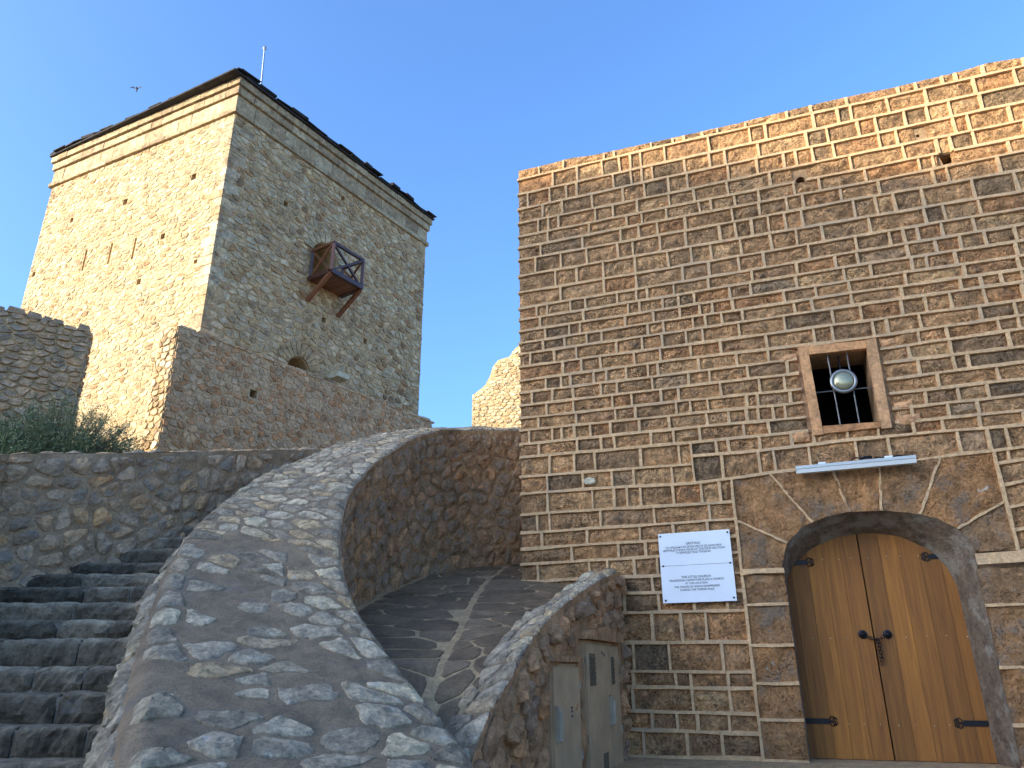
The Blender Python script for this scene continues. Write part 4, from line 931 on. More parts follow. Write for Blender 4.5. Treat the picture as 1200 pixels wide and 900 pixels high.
# left, darker wall
e1 = at(107, 386, 13.0); e0 = at(-70, 349, 11.8)
ed = Vector((e0.x - e1.x, e0.y - e1.y, 0)).normalized(); en = Vector((-ed.y, ed.x, 0)); en = en if en.dot(CAM - e1) > 0 else -en
FLW = Frame(e1[:2], ed[:2], en[:2]); LL2 = (Vector((e0.x, e0.y)) - Vector((e1.x, e1.y))).length
ruin = thing('ruined_wall', 'dark broken-topped rubble wall at the left edge beside the sunlit tower foot', 'wall', FLW.p(0, 3, 0))
tl = [FLW.px(*p) for p in [(107, 387), (95, 384), (82, 383), (64, 374), (45, 372), (30, 366), (0, 361), (-40, 354), (-80, 345)]]; tl.sort()
LLx = tl[-1][0]
ol = [(-.0, 2)] + [(a, z - .02) for a, z in tl[:]] + [(LLx, 2)]
ol[1] = (0, tl[0][1] - .02)
fill_panel('wall', ol[::-1], [], FLW, 0, M_tmort, ruin, back=.6)
pz = cells(0, LLx, 3.0, max(z for a, z in tl) + .1, .25, .12, wrng, 1.3)
lay_stones(ruin, pz, FLW.p, M_gwall, wrng, .012, .045, 150, 10, detail=1, keep=lambda c, q: max(p[1] - interp(tl, p[0]) for p in q) < .05, tint=lambda c: wrng.choice([.3, .5, .95, .9, .45, .75]) + wrng.uniform(-.04, .04))
FX = Frame(FLW.p(0, 0)[:2], (-en.x, -en.y), (-ed.x, -ed.y))
px_ = cells(0, .6, 3.0, tl[0][1], .3, .17, wrng, .9); lay_stones(ruin, px_, FX.p, M_gwall, wrng, .014, .05, 20, 10, detail=1)
s = 0
while s < LLx - .1:
    ln = wrng.uniform(.15, .4); mb = MB(); zc = interp(tl, s + ln / 2) - .06; hh = wrng.uniform(.06, .15)
    quad_prism(mb, [(s + .01, zc), (s + ln, zc), (s + ln * .9, zc + hh), (s + ln * .15, zc + hh * .8)], FLW, -.45, .04, wrng.random()); settle(mb.build('coping_stone', M_gwall, ruin)); s += ln
# far sunlit ruin between parapet and church
dR = 34; r0 = at(553, 505, dR); FZ = Frame(r0[:2], (1, -.12), (-.12, -1)); 
pts = [FZ.px(*p) for p in [(553, 520), (553.5, 463), (562, 457), (568, 452), (574, 441), (578, 429), (584, 422), (590, 420), (597, 418), (603, 409), (608, 405), (640, 398)]]
far = thing('tower_ruin', 'small sunlit broken stone tower stub seen beyond the curved wall', 'ruin', FZ.p(0, 4, 0))
fill_panel('wall', [(pts[0][0], 4)] + [(pts[-1][0], 4)] + [(a, z) for a, z in pts[:0:-1]], [], FZ, 0, M_tmort, far, back=2)
tz = sorted(pts[1:]); pq = cells(pts[1][0], pts[-1][0], 9, max(z for a, z in pts), .3, .17, wrng, .9)
lay_stones(far, pq, FZ.p, M_tower, wrng, .012, .04, 60, 8, detail=1, keep=lambda c, q: max(p[1] - interp(tz, p[0]) for p in q) < .05, tint=lambda c: wrng.choice([.3, .55, .6, .28, .55, .15]))
print('tower done', time.time() - T0)
# ------------------------------------------------------------------ curved parapet, path, ramp wall, stairs, grey wall
def catmull(P, n):
    out = []
    m = len(P) - 1
    for k in range(n + 1):
        t = k / n * m; i = min(int(t), m - 1); f = t - i
        a = P[max(i - 1, 0)]; b = P[i]; c = P[i + 1]; d = P[min(i + 2, m)]
        out.append(0.5 * ((2 * b) + (c - a) * f + (2 * a - 5 * b + 4 * c - d) * f * f + (3 * b - a - 3 * c + d) * f ** 3))
    return out
OO = [at(*p) for p in [(95, 1010, 2.7), (138, 905, 3.7), (150, 820, 4.5), (163, 760, 5.25), (183, 695, 6.2), (208, 638, 7.2), (252, 592, 8.2), (300, 560, 9.0), (380, 527, 10.2), (440, 510, 11.1), (500, 504, 11.9), (640, 500, 12.4)]]
II = [at(*p) for p in [(600, 1010, 3.7), (552, 885, 4.85), (505, 822, 5.3), (465, 775, 5.75), (423, 720, 6.35), (403, 670, 6.9), (400, 612, 7.5), (420, 560, 8.4), (468, 521, 9.5), (510, 503.5, 10.4), (560, 501.5, 11.0), (650, 505, 11.3)]]
NS = 120; Oc = catmull(OO, NS); Ic = catmull(II, NS)
Ls = [0]
for i in range(1, NS + 1): Ls.append(Ls[-1] + ((Oc[i] + Ic[i]) / 2 - (Oc[i - 1] + Ic[i - 1]) / 2).length)
LT = Ls[-1]; WT = 1.5
def along(arr, s):
    s = max(0, min(LT - 1e-4, s)); lo = 0; hi = NS
    while hi - lo > 1:
        m = (lo + hi) // 2
        if Ls[m] <= s: lo = m
        else: hi = m
    t = (s - Ls[lo]) / (Ls[lo + 1] - Ls[lo]); return arr[lo].lerp(arr[lo + 1], t)
def topmap(s, t, w):
    a = along(Oc, s); b = along(Ic, s); a2 = along(Oc, s + .05) - along(Oc, s - .05); b2 = along(Ic, s + .05) - along(Ic, s - .05)
    n = (a2 + b2).normalized().cross((a - b).normalized()); n = n if n.z > 0 else -n
    k = t / WT; edge = min(k, 1 - k); drop = -.07 * max(0, (.06 - k) / .06) ** 1.5 - .03 * max(0, (.05 - (1 - k)) / .05)
    p = a.lerp(b, k); wv = .035 * nz((p.x * 1.6, p.y * 1.6, p.z)) + .014 * nz((p.x * 6, p.y * 6, p.z * 6)) + .010 * nz(p, 15) + .007 * nz(p, 38)
    return p + n * (w + wv + drop - .0)
par = thing('curved_parapet', 'broad curving parapet of grey rubble and mortar climbing between stairs and paved path', 'wall', Vector((Ic[20].x, Ic[20].y, 0)))
mb = MB(); na, nb_ = 620, 70
vs = [topmap(LT * i / na, WT * j / nb_, 0) for i in range(na + 1) for j in range(nb_ + 1)]
mb.add(vs, [(i * (nb_ + 1) + j, i * (nb_ + 1) + j + 1, (i + 1) * (nb_ + 1) + j + 1, (i + 1) * (nb_ + 1) + j) for i in range(na) for j in range(nb_)]); mb.build('top_mortar', M_limem, par, smooth=True)
krng = random.Random(8)
def ztop_face(s, side): return topmap(s, 0 if side == 0 else WT, 0)
def facemap(side, zbot):
    arr = Oc if side == 0 else Ic
    def f(s, y, w):                     # y measured down from the top edge
        p = along(arr, s); q = along(arr, s + .06) - along(arr, s - .06); n = Vector((q.y, -q.x, 0)).normalized()
        mid_ = (along(Oc, s) + along(Ic, s)) / 2
        if n.dot(p - mid_) < 0: n = -n
        e = topmap(s, 0 if side == 0 else WT, 0); bul = .05 * nz((s * 1.3, y * 1.5, side * 5)) + .025 * nz((s * 5, y * 5, 3)) + .01 * nz((s * 16, y * 16, 3)); bul *= min(1, y / .15)
        off = (.10 * min(1, y / .3) if side == 0 else -.0)
        return Vector((e.x, e.y, e.z - y)) + n * (w + bul + off)
    return f
for side, mt, dep in ((0, M_limem, 2.2), (1, M_innerm, 2.9)):
    f = facemap(side, 0); mb = MB(); nx, ny = 400, 60
    vs = [f(LT * i / nx, dep * j / ny, 0) for i in range(nx + 1) for j in range(ny + 1)]
    mb.add(vs, [(i * (ny + 1) + j, i * (ny + 1) + j + 1, (i + 1) * (ny + 1) + j + 1, (i + 1) * (ny + 1) + j) for i in range(nx) for j in range(ny)]); mb.build('side_mortar', mt, par, smooth=True)
mb = MB(); a, b = topmap(0, 0, 0), topmap(0, WT, 0); mb.add([a, b, Vector((b.x, b.y, 0)), Vector((a.x, a.y, 0))], [(0, 1, 2, 3)]); mb.build('end_mortar', M_limem, par)
# top stones: sparse and chunky near the foot, packed flat slabs further up
near = cells(0.3, LT * .42, .0, WT, .27, .235, krng, 1.15); farc = cells(LT * .42, LT, 0, WT, .17, .27, krng, 1.1)
def drop_some(c, q): return not (c[0] < LT * .42 and .12 < c[1] < WT - .16 and krng.random() < .36)
lay_stones(par, near, topmap, M_lime, krng, .020, .018, 190, 12, name='top_stone', rest='small_top_stones', keep=drop_some, cut=.2, rough=.3, hfun=lambda c: 1.5 if c[1] > WT - .25 or c[1] < .2 else 1)
lay_stones(par, farc, topmap, M_lime, krng, .014, .014, 110, 10, name='top_stone', rest='small_top_stones', detail=2, rough=.35)
fo = facemap(0, 0); fi = facemap(1, 0)
co = cells(0.1, LT * .75, .02, 2.1, .3, .2, krng, .95); lay_stones(par, co, fo, M_lime, krng, .022, .05, 60, 12, name='side_stone', rest='small_side_stones')
ci = cells(.6, LT, .05, 2.85, .26, .19, krng, .95); lay_stones(par, ci, fi, M_inner, krng, .02, .024, 235, 10, name='side_stone', rest='small_side_stones', rough=.4)
print('parapet', time.time() - T0, LT)
# path
def pz(D):
    if D < 6.4: return EYE + .017 - .6 * (6.4 - D)
    return EYE + (-.41 + .305 * (D - 5) if D < 9.9 else -.41 + .305 * 4.9 + .30 * (D - 9.9))
def path_pt(x, y, w=0): return Vector((x, y, pz(y) + w + .02 * nz((x * 1.5, y * 1.5, 1))))
def on_path(u, v):
    d = ray(u, v); t = 5.0 / d.y
    for _ in range(30): t = (pz(t * d.y) - CAM.z) / d.z if abs(d.z) > 1e-5 and False else t
    lo, hi = 4.0 / d.y, 14 / d.y     # height above path changes sign once
    for _ in range(40):
        m = (lo + hi) / 2; p = CAM + d * m
        if p.z > pz(p.y): lo = m
        else: hi = m
    p = CAM + d * lo; return p
mb = MB(); nx, ny = 40, 60; x0p, x1p, y0p, y1p = -2.3, 2.4, 4.2, 12.6
g = [path_pt(lerp(x0p, x1p, i / nx), lerp(y0p, y1p, j / ny)) for j in range(ny + 1) for i in range(nx + 1)]
RA = R(21); rex = Vector((math.sin(RA), math.cos(RA), 0)); rn = Vector((math.cos(RA), -math.sin(RA), 0))
rj = FC.p(*FC.px(728, 700), 0.0); FRW = Frame(rj[:2], rex[:2], rn[:2])
def inpath(p):
    if (p - Vector((rj.x, rj.y, p.z))).dot(rn) > -.12 and (p - Vector((rj.x, rj.y, p.z))).dot(rex) < 0: return False
    q = p - FC.o
    if q.dot(FC.n) < -.1 and q.dot(FC.ex) > 0: return False
    best = min(range(NS + 1), key=lambda i: (Ic[i].x - p.x) ** 2 + (Ic[i].y - p.y) ** 2); o = ((Oc[best] - Ic[best])); o.z = 0
    return (Vector((p.x - Ic[best].x, p.y - Ic[best].y, 0))).dot(o) < .18 * o.length
vis = [(504, 815), (512, 800), (519, 775), (529, 757), (540, 737), (551, 710), (567, 684), (589, 667), (604, 658)]
spine = [on_path(*p) for p in vis]; print('spine', [tuple(round(c, 2) for c in p) for p in spine])
sp = sorted([(p.y, p.x) for p in spine])
frng = random.Random(4)
def lim_l(y):                            # left limit of the paved strip at y
    c = [Ic[i] for i in range(NS + 1)]; best = min(range(8, NS - 14), key=lambda i: abs(c[i].y - y)); return c[best].x + .12
def lim_r(y):
    t = (y - rj.y) / rex.y
    if y < rj.y: return rj.x + rex.x * t - .32
    t = (y - FC.o.y) / FC.ex.y; return min(3, max(.0, t) * FC.ex.x + FC.o.x - .02) if y < FC.o.y else FC.o.x + (y - FC.o.y) * (-FC.n.x / -FC.n.y if FC.n.y else 0) - .02
def pleft(y):
    for i in range(1, NS):
        if Ic[i].y <= y <= Ic[i + 1].y: return lerp(Ic[i].x, Ic[i + 1].x, (y - Ic[i].y) / (Ic[i + 1].y - Ic[i].y)) - .08
    return Ic[NS].x
def pright(y):
    if y < rj.y + .1: return rj.x + rex.x * (y - rj.y) / rex.y - .12
    return lim_r(y) + .12
mb = MB(); nx, ny = 30, 90; g = []
for j in range(ny + 1):
    y = lerp(3.95, 11.15, j / ny); a, b = pleft(y), pright(y)
    for i in range(nx + 1): g.append(path_pt(lerp(a, max(b, a + .02), i / nx), y))
mb.add(g, [(j * (nx + 1) + i, j * (nx + 1) + i + 1, (j + 1) * (nx + 1) + i + 1, (j + 1) * (nx + 1) + i) for j in range(ny) for i in range(nx)]); pth = mb.build('path', M_flagm, None, 'structure', True)
for side in (0, 1):
    nomw = .95
    fl = cells(0, nomw, 4.9, 11.7, .78, .34, frng, .8)
    def fmap(a, y, side=side):
        a = a / nomw; yy = y; sx = interp(sp, min(max(y, sp[0][0]), sp[-1][0])); l_, r_ = (lim_l(min(max(y, 5.2), 11)), sx - .015) if side == 0 else (sx + .015, lim_r(y))
        x = lerp(l_, max(l_ + .05, r_), a); return (x, yy + (-.16 if side == 0 else .10) * (x - sx) + .03 * nz((x * 2, y * 2, side)))
    for poly in fl:
        wp = [fmap(*p) for p in poly]; lp, c = smooth_poly(wp, .014, frng, .15)
        if len(lp) < 3 or max(p[0] for p in lp) - min(p[0] for p in lp) < .07: continue
        if not inpath(Vector((c[0], c[1], pz(c[1])))): continue
        mb = MB(); stone_mesh(mb, lp, c, lambda x, yy, w: path_pt(x, yy, w), .015, frng, .12, frng.random(), 2); settle(mb.build('flagstone', M_flag, pth))
# ramp wall with copings; face towards the door
rb_ = [FRW.px(*p) for p in [(727, 669), (705, 679), (687, 690), (660, 710), (637, 733), (620, 757), (597, 800), (577, 833), (557, 880), (545, 920), (530, 975)]]; rb_.sort()
CW = .42
lb_ = [FRW.px(*p, -CW) for p in [(683, 675), (640, 710), (613, 723), (590, 747), (563, 780), (547, 813), (523, 847), (500, 885), (470, 935)]]; lb_.sort()
print('ramp right', [tuple(round(c, 2) for c in p) for p in rb_], 'left', [tuple(round(c, 2) for c in p) for p in lb_])
sN = rb_[0][0]
rampw = thing('ramp_wall', 'brown rubble ramp wall with grey stone coping rising to the church front', 'wall', FRW.p(-2, .7, 0))
def zr_(s): return interp(rb_, max(sN, min(0, s)))
def zl_(s): return min(interp(lb_, max(lb_[0][0], min(lb_[-1][0], s))), zr_(s) + .12) if s < lb_[-1][0] else lerp(interp(lb_, lb_[-1][0]), zr_(0) - .02, (s - lb_[-1][0]) / max(.01, -lb_[-1][0]))
def rface(s, y, w):                       # y down from the top
    return FRW.p(s, zr_(s) - y, w + min(1, max(0, y) / .1) * (.05 * nz((s * 2, y * 2, 8)) + .025 * nz((s * 7, y * 7, 8)) + .01 * nz((s * 19, y * 19, 8))))
def rtop(s, t, w):
    k = t / CW; z = lerp(zl_(s), zr_(s), k); return FRW.p(s, z + w + .02 * nz((s * 4, t * 4, 2)) - .04 * max(0, (k - .85) / .15) ** 2, -CW + t)
mb = MB(); nx, ny = 180, 70
vs = [rface(lerp(sN, 0, i / nx), 2.3 * j / ny, 0) for i in range(nx + 1) for j in range(ny + 1)]
mb.add(vs, [(i * (ny + 1) + j, i * (ny + 1) + j + 1, (i + 1) * (ny + 1) + j + 1, (i + 1) * (ny + 1) + j) for i in range(nx) for j in range(ny)]); mb.build('face_mortar', M_brownm, rampw, smooth=True)
mb = MB(); ny = 8
vs = [rtop(lerp(sN, 0, i / nx), CW * j / ny, 0) for i in range(nx + 1) for j in range(ny + 1)]
mb.add(vs, [(i * (ny + 1) + j, i * (ny + 1) + j + 1, (i + 1) * (ny + 1) + j + 1, (i + 1) * (ny + 1) + j) for i in range(nx) for j in range(ny)])
b = len(mb.v); pl_ = [rtop(lerp(sN, 0, i / nx), 0, 0) for i in range(nx + 1)]; mb.add(pl_ + [p - Vector((0, 0, 1.3)) for p in pl_], [(i, i + 1, nx + 2 + i, nx + 1 + i) for i in range(nx)])
e_ = [rtop(sN, 0, 0), rface(sN, 0, 0)]; mb.add(e_ + [Vector((p.x, p.y, 0)) for p in e_], [(0, 1, 3, 2)])
mb.build('coping_mortar', M_limem, rampw)
cL = [FRW.px(*p) for p in [(642, 778), (674, 777)]]; cR = [FRW.px(*p) for p in [(681, 747), (720, 758)]]
rects = [(cL[0][0], cL[1][0], .05, (cL[0][1] + cL[1][1]) / 2), (cR[0][0], cR[1][0], .05, (cR[0][1] + cR[1][1]) / 2)]
print('cabinets', rects)
def rk(c, q):
    for (a, b, z0, z1) in rects:
        x0a = min(p[0] for p in q); x1a = max(p[0] for p in q); zz = zr_(c[0]) - min(p[1] for p in q); zlo = zr_(c[0]) - max(p[1] for p in q)
        if x0a < b - .01 and x1a > a + .01 and zlo < z1: return False
    return True
cc = cells(sN + .02, -.02, .04, 2.2, .27, .2, krng, .95); lay_stones(rampw, cc, rface, M_brown, krng, .02, .055, 120, 10, name='face_stone', keep=rk, rough=.4, tint=lambda c: krng.choice([.2, .35, .4, .5, .8, .85, .6]) + krng.uniform(-.05, .05))
ct = cells(sN, 0, 0, CW, .22, .2, krng, .95); lay_stones(rampw, ct, rtop, M_lime, krng, .012, .035, 90, 8, name='coping_stone', rest='small_coping_stones', rough=.35)
# lintel stones over the cabinets
for (a, b, z0, z1), k in zip(rects, (0, 1)):
    mb = MB(); quad_prism(mb, [(a - .05, z1 + .012), (b + .06, z1 + .012), (b + .03, z1 + (.10 if k else .05)), ((a + b) / 2, z1 + (.16 if k else .07)), (a - .03, z1 + (.09 if k else .05))], FRW, -.05, .10 if k else .075, .4); settle(mb.build('lintel_stone', M_brown, rampw))
gl = 'utility cabinets set in the ramp wall'
for (a, b, z0, z1), k, lab in zip(rects, (0, 1), ('narrow grey-beige utility cabinet with side handle, nearer the camera in the ramp wall', 'taller two-door grey-beige utility cabinet beside the church front')):
    cab = thing('utility_cabinet', lab, 'cabinet', FRW.p((a + b) / 2, z0, .05), gl)
    mb = MB(); mb.box(FRW.p(a, z0, -.1), FRW.ex * (b - a), FRW.n * .12, Vector((0, 0, z1 - z0))); mb.build('housing', M_cab, cab)
    ds = [(a + .02, b - .02)] if k == 0 else [(a + .02, lerp(a, b, .66) - .006), (lerp(a, b, .66) + .006, b - .015)]
    wdt = b - a
    for i, (p, q) in enumerate(ds):
        mb = MB(); mb.box(FRW.p(p, z0 + .03, .021), FRW.ex * (q - p), FRW.n * .02, Vector((0, 0, z1 - z0 - .06))); d = settle(mb.build('door', M_cab, cab))
        if k == 1:
            for (ca, cz, cw_, ch_) in ([(p + .10, z1 - .42, .20, .30)] if i == 0 else [(p + .09, z1 - .42, .12, .28)]):
                mb = MB(); mb.box(FRW.p(ca, cz, .042), FRW.ex * cw_, FRW.n * .006, Vector((0, 0, ch_)))
                for j in range(6): mb.box(FRW.p(ca + .01, cz + .02 + j * ch_ / 6.5, .049), FRW.ex * (cw_ - .02), FRW.n * .01, Vector((0, 0, .012)))
                settle(mb.build('vent', M_cabd, cab))
    for hzz in (z0 + .25, z1 - .22, (z0 + z1) / 2):
        for hx in ((b - .012,) if k == 0 else (a + .012, b - .012)):
            mb = MB(); mb.tube([FRW.p(hx, hzz, .044), FRW.p(hx, hzz + .07, .044)], .009, 6); settle(mb.build('hinge', M_handle, cab))
    hz = FRW.px(700, 835)[1] if k else FRW.px(655, 847)[1]
    hs = ds[0][1] - .03 if k else ds[0][0] + .05
    mb = MB(); mb.box(FRW.p(hs - .03, hz - .14, .042), FRW.ex * .06, FRW.n * .03, Vector((0, 0, .28))); mb.bar(FRW.p(hs, hz - .1, .085), FRW.p(hs, hz + .1, .085), .03, .02); mb.lathe(FRW.p(hs, hz - .12, .07), FRW.n, [(.025, 0), (.02, .02), (.005, .03)], 10); settle(mb.build('swing_handle', M_handle, cab))
    for j, (ms, mz) in enumerate([(lerp(a, b, .62), hz + .10), (lerp(a, b, .62), hz + .07), (lerp(a, b, .62), hz + .03)] if k == 0 else [(lerp(a, b, .44), z1 - .12), (lerp(a, b, .5), z1 - .14), (lerp(a, b, .62), z1 - .55), (lerp(a, b, .66), z1 - .60), (lerp(a, b, .72), z1 - .66)]):
        mb = MB(); mb.box(FRW.p(ms, mz, .0415), FRW.ex * .05, FRW.n * .002, Vector((0, 0, .018 if k == 0 else .03))); settle(mb.build('sticker_mark', M_ink, cab))
    if k:
        mb = MB(); mb.box(FRW.p(lerp(a, b, .38), FRW.px(700, 884)[1] - .4, .042), FRW.ex * .17, FRW.n * .006, Vector((0, 0, .4))); settle(mb.build('vent', M_cabd, cab))
mb = MB(); a, b, z0, z1 = rects[0]; mb.box(FRW.p(a - .015, z1, -.05), FRW.ex * (b - a + .03), FRW.n * .18, Vector((0, 0, .012))); 
print('ramp', time.time() - T0)
# stairs
stair = thing('stone_staircase', 'worn dark stone steps rising left of the broad parapet', 'stairs', Vector((-3.2, 4, 0)))
srng = random.Random(2)
ev = {7: 643, 6: 659, 5: 671.5, 4: 687, 3: 705, 2: 726, 1: 748, 0: 781, -1: 812, -2: 851, -3: 893, -4: 943}
def step_z(k):
    if k in ev: return at(120, ev[k], 6 + .3 * k).z
    return step_z(7) + (k - 7) * .18 if k > 7 else max(-.1, step_z(-4) + (k + 4) * .18)
def xr(y):
    i = min(range(NS + 1), key=lambda i: abs(Oc[i].y - y)); return Oc[i].x + .25
def xl(y): return min(-3.9 - (8.1 - y) * .93 - .1, -4.6)
tm_ = MB()
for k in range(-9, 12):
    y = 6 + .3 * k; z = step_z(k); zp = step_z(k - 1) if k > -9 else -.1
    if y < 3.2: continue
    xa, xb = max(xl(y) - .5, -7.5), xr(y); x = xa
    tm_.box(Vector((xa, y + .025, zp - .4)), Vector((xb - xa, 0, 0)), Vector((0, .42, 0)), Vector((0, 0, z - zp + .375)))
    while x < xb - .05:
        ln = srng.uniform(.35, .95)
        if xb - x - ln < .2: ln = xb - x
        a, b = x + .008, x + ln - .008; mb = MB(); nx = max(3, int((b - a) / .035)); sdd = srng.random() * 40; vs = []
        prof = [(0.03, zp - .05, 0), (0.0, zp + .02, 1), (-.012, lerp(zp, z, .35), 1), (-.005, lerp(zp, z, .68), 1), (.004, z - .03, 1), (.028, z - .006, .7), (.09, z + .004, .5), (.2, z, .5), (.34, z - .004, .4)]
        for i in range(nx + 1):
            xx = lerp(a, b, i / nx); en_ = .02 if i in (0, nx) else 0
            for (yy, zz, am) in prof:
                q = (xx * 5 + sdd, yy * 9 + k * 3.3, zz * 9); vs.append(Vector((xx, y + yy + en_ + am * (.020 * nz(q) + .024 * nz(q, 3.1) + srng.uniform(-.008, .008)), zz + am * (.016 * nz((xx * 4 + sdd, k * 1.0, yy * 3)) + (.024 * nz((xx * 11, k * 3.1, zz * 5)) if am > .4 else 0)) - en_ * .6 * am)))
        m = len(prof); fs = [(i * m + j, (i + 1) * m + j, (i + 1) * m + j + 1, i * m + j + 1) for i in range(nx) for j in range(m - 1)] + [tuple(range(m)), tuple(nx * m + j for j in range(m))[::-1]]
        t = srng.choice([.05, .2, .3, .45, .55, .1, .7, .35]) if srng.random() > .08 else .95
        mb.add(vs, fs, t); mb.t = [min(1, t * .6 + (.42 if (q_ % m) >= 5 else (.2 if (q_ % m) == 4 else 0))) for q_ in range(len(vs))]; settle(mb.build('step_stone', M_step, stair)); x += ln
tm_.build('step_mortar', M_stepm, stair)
# grey wall behind the stairs
GP = [at(*p) for p in [(-260, 545, 5.0), (-120, 539, 6.0), (0, 533, 7.2), (29, 532, 7.35), (154, 531, 8.1), (250, 529, 8.95), (300, 528, 9.5), (395, 526, 10.7), (440, 519, 11.6)]]
NG = 60; Gc = catmull(GP, NG); Lg = [0]
for i in range(1, NG + 1): Lg.append(Lg[-1] + (Vector((Gc[i].x, Gc[i].y)) - Vector((Gc[i - 1].x, Gc[i - 1].y))).length)
def galong(s):
    s = max(0, min(Lg[-1] - 1e-4, s)); lo, hi = 0, NG
    while hi - lo > 1:
        m = (lo + hi) // 2
        if Lg[m] <= s: lo = m
        else: hi = m
    return Gc[lo].lerp(Gc[lo + 1], (s - Lg[lo]) / (Lg[lo + 1] - Lg[lo]))
def gn(s): q = galong(s + .1) - galong(s - .1); n = Vector((q.y, -q.x, 0)).normalized(); return n if n.dot(CAM - galong(s)) > 0 else -n
def gface(s, y, w): return galong(s) - Vector((0, 0, y)) + gn(s) * (w + (.05 * nz((s * 1.5, y * 1.5, 4)) + .025 * nz((s * 6, y * 6, 4)) + .01 * nz((s * 17, y * 17, 4)) + .12 * max(0, y - .9)) * min(1, y / .08))
def gtop(s, t, w): return galong(s) - gn(s) * t + Vector((0, 0, w + .02 * nz((s * 3, t * 3, 1))))
gw = thing('retaining_wall', 'grey mortared rubble wall standing behind the worn steps', 'wall', Vector((Gc[30].x, Gc[30].y, 2)))
LG = Lg[-1]; mb = MB(); nx, ny = 300, 60
vs = [gface(LG * i / nx, 2.4 * j / ny, 0) for i in range(nx + 1) for j in range(ny + 1)]
mb.add(vs, [(i * (ny + 1) + j, i * (ny + 1) + j + 1, (i + 1) * (ny + 1) + j + 1, (i + 1) * (ny + 1) + j) for i in range(nx) for j in range(ny)])
vs = [gtop(LG * i / nx, .5 * j / 4, 0) for i in range(nx + 1) for j in range(5)]
mb.add(vs, [(i * 5 + j, i * 5 + j + 1, (i + 1) * 5 + j + 1, (i + 1) * 5 + j) for i in range(nx) for j in range(4)]); mb.build('wall_mortar', M_gwallm, gw, smooth=True)
grng = random.Random(17)
cg = cells(.4, LG, .03, 2.3, .24, .16, grng, 1.3); lay_stones(gw, cg, gface, M_gwall, grng, .018, .028, 200, 10, rough=.35, keep=lambda c, q: grng.random() > .04)
cg = cells(.4, LG, 0, .48, .26, .22, grng, .9); lay_stones(gw, cg, gtop, M_gwall, grng, .012, .03, 70, 8, name='coping_stone', rest='small_coping_stones')
# terrace behind the walls
pts = [galong(LG * i / 20) - gn(LG * i / 20) * .45 for i in range(21)]
side_ = [topmap(LT * k, 0, 0) for k in (.86, .93, 1.0)]; side_ = [p + Vector((-.02, .1, 0)) for p in side_]
edge = [p - Vector((0, 0, .18)) for p in pts] + [p - Vector((0, 0, .5)) for p in side_]
def tz_(d): return 0.19 * d
mb = MB(); vs = []; ds_ = [0, .5, 1.2, 2.2, 3.5, 5, 7, 10, 16, 30]
for p in edge:
    dr_ = Vector((-.55, .83, 0))
    for d in ds_: q = p + dr_ * d; q.z = p.z + min(tz_(d), 1.4) + .06 * nz((q.x, q.y, 0)) * min(1, d); vs.append(q)
m = len(ds_); mb.add(vs, [(i * m + j, (i + 1) * m + j, (i + 1) * m + j + 1, i * m + j + 1) for i in range(len(edge) - 1) for j in range(m - 1)]); mb.build('terrace', M_terr, None, 'structure', True)
# shrub
def shrub(cx, cy, cz, rad, hgt, nst, nl, label, sd_):
    r = random.Random(sd_); sh = thing('wild_shrub', label, 'shrub', Vector((cx, cy, cz)), 'wild plants on the terrace')
    st = MB(); lf = MB()
    for i in range(nst):
        a = r.uniform(0, 2 * math.pi); q = r.random() ** .5; lean = Vector((math.cos(a) * rad * q, math.sin(a) * rad * .5 * q, hgt * (1 - .55 * q * q) * r.uniform(.6, 1.05)))
        base = Vector((cx + lean.x * .25, cy + lean.y * .25, cz)); P = []
        for t in (0, .3, .6, .85, 1): P.append(base + lean * t + Vector((r.uniform(-.03, .03), r.uniform(-.03, .03), .1 * hgt * math.sin(t * 3) * .5)) - Vector((lean.x * .25 * 0, 0, 0)))
        st.tube(P, [.008, .006, .005, .004, .002], 4)
        for k in range(nl):
            t = r.uniform(.25, 1.0); j = min(3, int(t * 4)); p = P[j].lerp(P[j + 1], r.random()) + Vector((r.gauss(0, .035), r.gauss(0, .035), r.gauss(0, .03)))
            d = Vector((r.gauss(0, 1), r.gauss(0, 1), r.gauss(.7, .6))).normalized(); e = d.cross(Vector((r.gauss(0, 1), r.gauss(0, 1), r.gauss(0, 1)))).normalized(); L = r.uniform(.022, .045)
            lf.add([p, p + d * L * .5 + e * L * .16, p + d * L, p + d * L * .5 - e * L * .16], [(0, 1, 2, 3)], r.random())
    st.build('stems', M_stem, sh); lf.build('foliage', M_leaf, sh, kind='stuff'); return sh
p = at(62, 545, 9.4); shrub(p.x, p.y, p.z - .35, 1.0, 1.3, 340, 100, 'wide wispy green shrub growing over the wall at the left', 1)
p = at(10, 545, 9.0); shrub(p.x, p.y, p.z - .35, .7, 1.05, 220, 100, 'lower dense green bush at the extreme left edge above the wall', 2)
p = at(118, 545, 9.6); shrub(p.x, p.y, p.z - .35, .5, .7, 110, 80, 'small right-hand green bush on the wall top before the sunlit tower', 3)
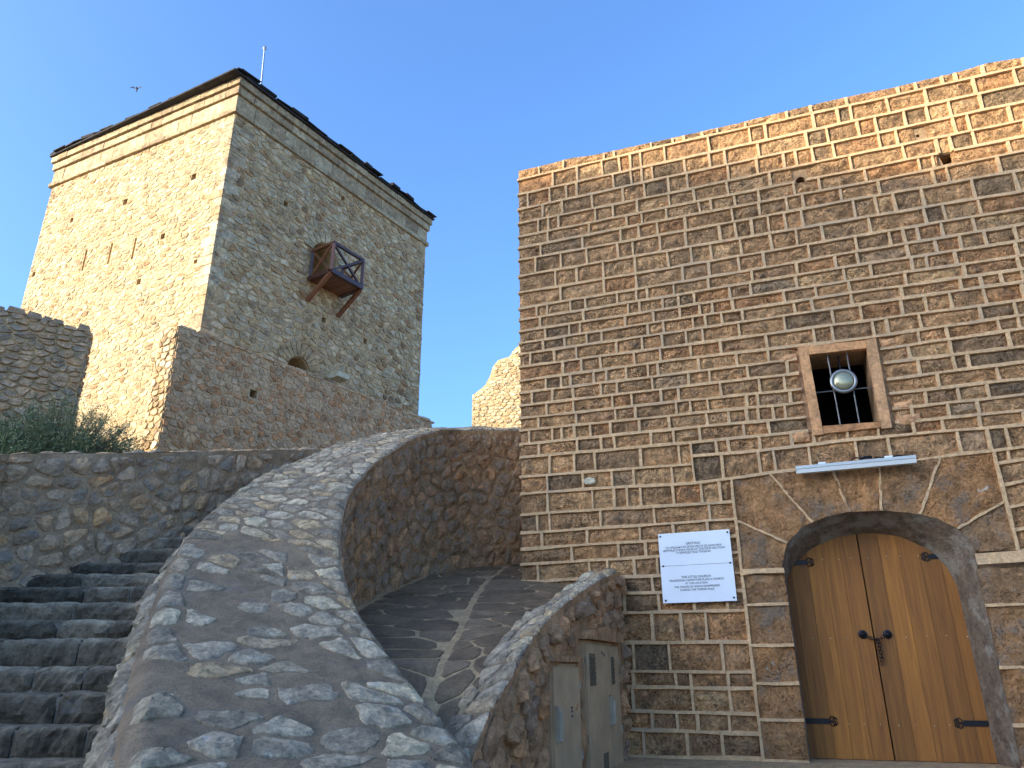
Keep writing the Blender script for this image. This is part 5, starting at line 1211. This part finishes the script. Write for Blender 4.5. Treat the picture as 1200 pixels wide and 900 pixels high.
# bird
p = at(160, 104, 30); bd = thing('flying_bird', 'small dark bird gliding in the blue sky left of the tower top', 'bird', p)
mb = MB(); mb.lathe(p, Vector((.15, .2, -1)), [(.01, -.12), (.045, -.08), (.055, 0), (.03, .12), (.008, .2)], 8); bb_ = mb.build('body', M_bird, bd, smooth=True)
for sgn in (-1, 1):
    mb = MB(); o = p + Vector((sgn * .03, 0, .03)); t = Vector((sgn * .17, -.03, .1)); tp = Vector((sgn * .3, -.05, -.02))
    mb.add([o, o + t, o + tp, o + t * .8 + Vector((0, 0, -.06)), o + Vector((0, 0, -.08))] + [x + Vector((0, .01, 0)) for x in (o, o + t, o + tp, o + t * .8 + Vector((0, 0, -.06)), o + Vector((0, 0, -.08)))], [(0, 1, 2, 3, 4), (9, 8, 7, 6, 5), (0, 5, 6, 1), (1, 6, 7, 2), (2, 7, 8, 3), (3, 8, 9, 4)]); mb.build('wing', M_bird, bd)
# ------------------------------------------------------------------ unseen rise added left of the viewer, crest shaped to cast the evening shade
XH = -55.0
prof = []
for (u, v) in [(606, 216), (650, 207), (700, 202), (800, 190), (900, 192), (1000, 199), (1100, 196), (1200, 180), (1300, 170)]:
    a, z = FC.px(u, v, .02); q = FC.p(a, z, .02); t = (XH - q.x) / SD.x; r_ = q + SD * t; prof.append((r_.y, r_.z))
prof.sort(); print('crest', [(round(a, 1), round(b, 1)) for a, b in prof])
def crest(y):
    if y < prof[0][0]: return prof[0][1] + max(-3, (y - prof[0][0]) * .1)
    if y > prof[-1][0]: return prof[-1][1] - max(0, y - prof[-1][0] - 1.2) * 1.3 - (y - prof[-1][0]) * .1
    return interp(prof, y)
mb = MB(); yc_ = sum(p[0] for p in prof) / len(prof); ys = [yc_ - 60 + i * .75 for i in range(112)]; vs = []
XO = [5.5, 3.6, 2.2, 1.0, .35, 0, -.6, -2, -5, -10, -18]; HF = [0, .22, .5, .8, .96, 1, .96, .85, .6, .3, 0]
for y in ys:
    c = max(.0, crest(y))
    for xo, hf in zip(XO, HF):
        k = nz((xo * .5, y * .5, 1)) * .5 * (0 if hf in (0, 1) else 1); vs.append(Vector((XH + xo * (c / 14 if xo > 0 else 1) + k, y, c * hf + (k * .6 if hf not in (1,) else 0) - (.3 if hf == 0 else 0))))
m = len(XO); mb.add(vs, [(i * m + j, (i + 1) * m + j, (i + 1) * m + j + 1, i * m + j + 1) for i in range(len(ys) - 1) for j in range(m - 1)]); mb.build('shade_hill', M_shade_hill, None, 'structure')
print('objects', len(bpy.data.objects), 'tris', sum(sum(len(p.vertices) - 2 for p in o.data.polygons) for o in bpy.data.objects if o.type == 'MESH'), 'time', time.time() - T0)
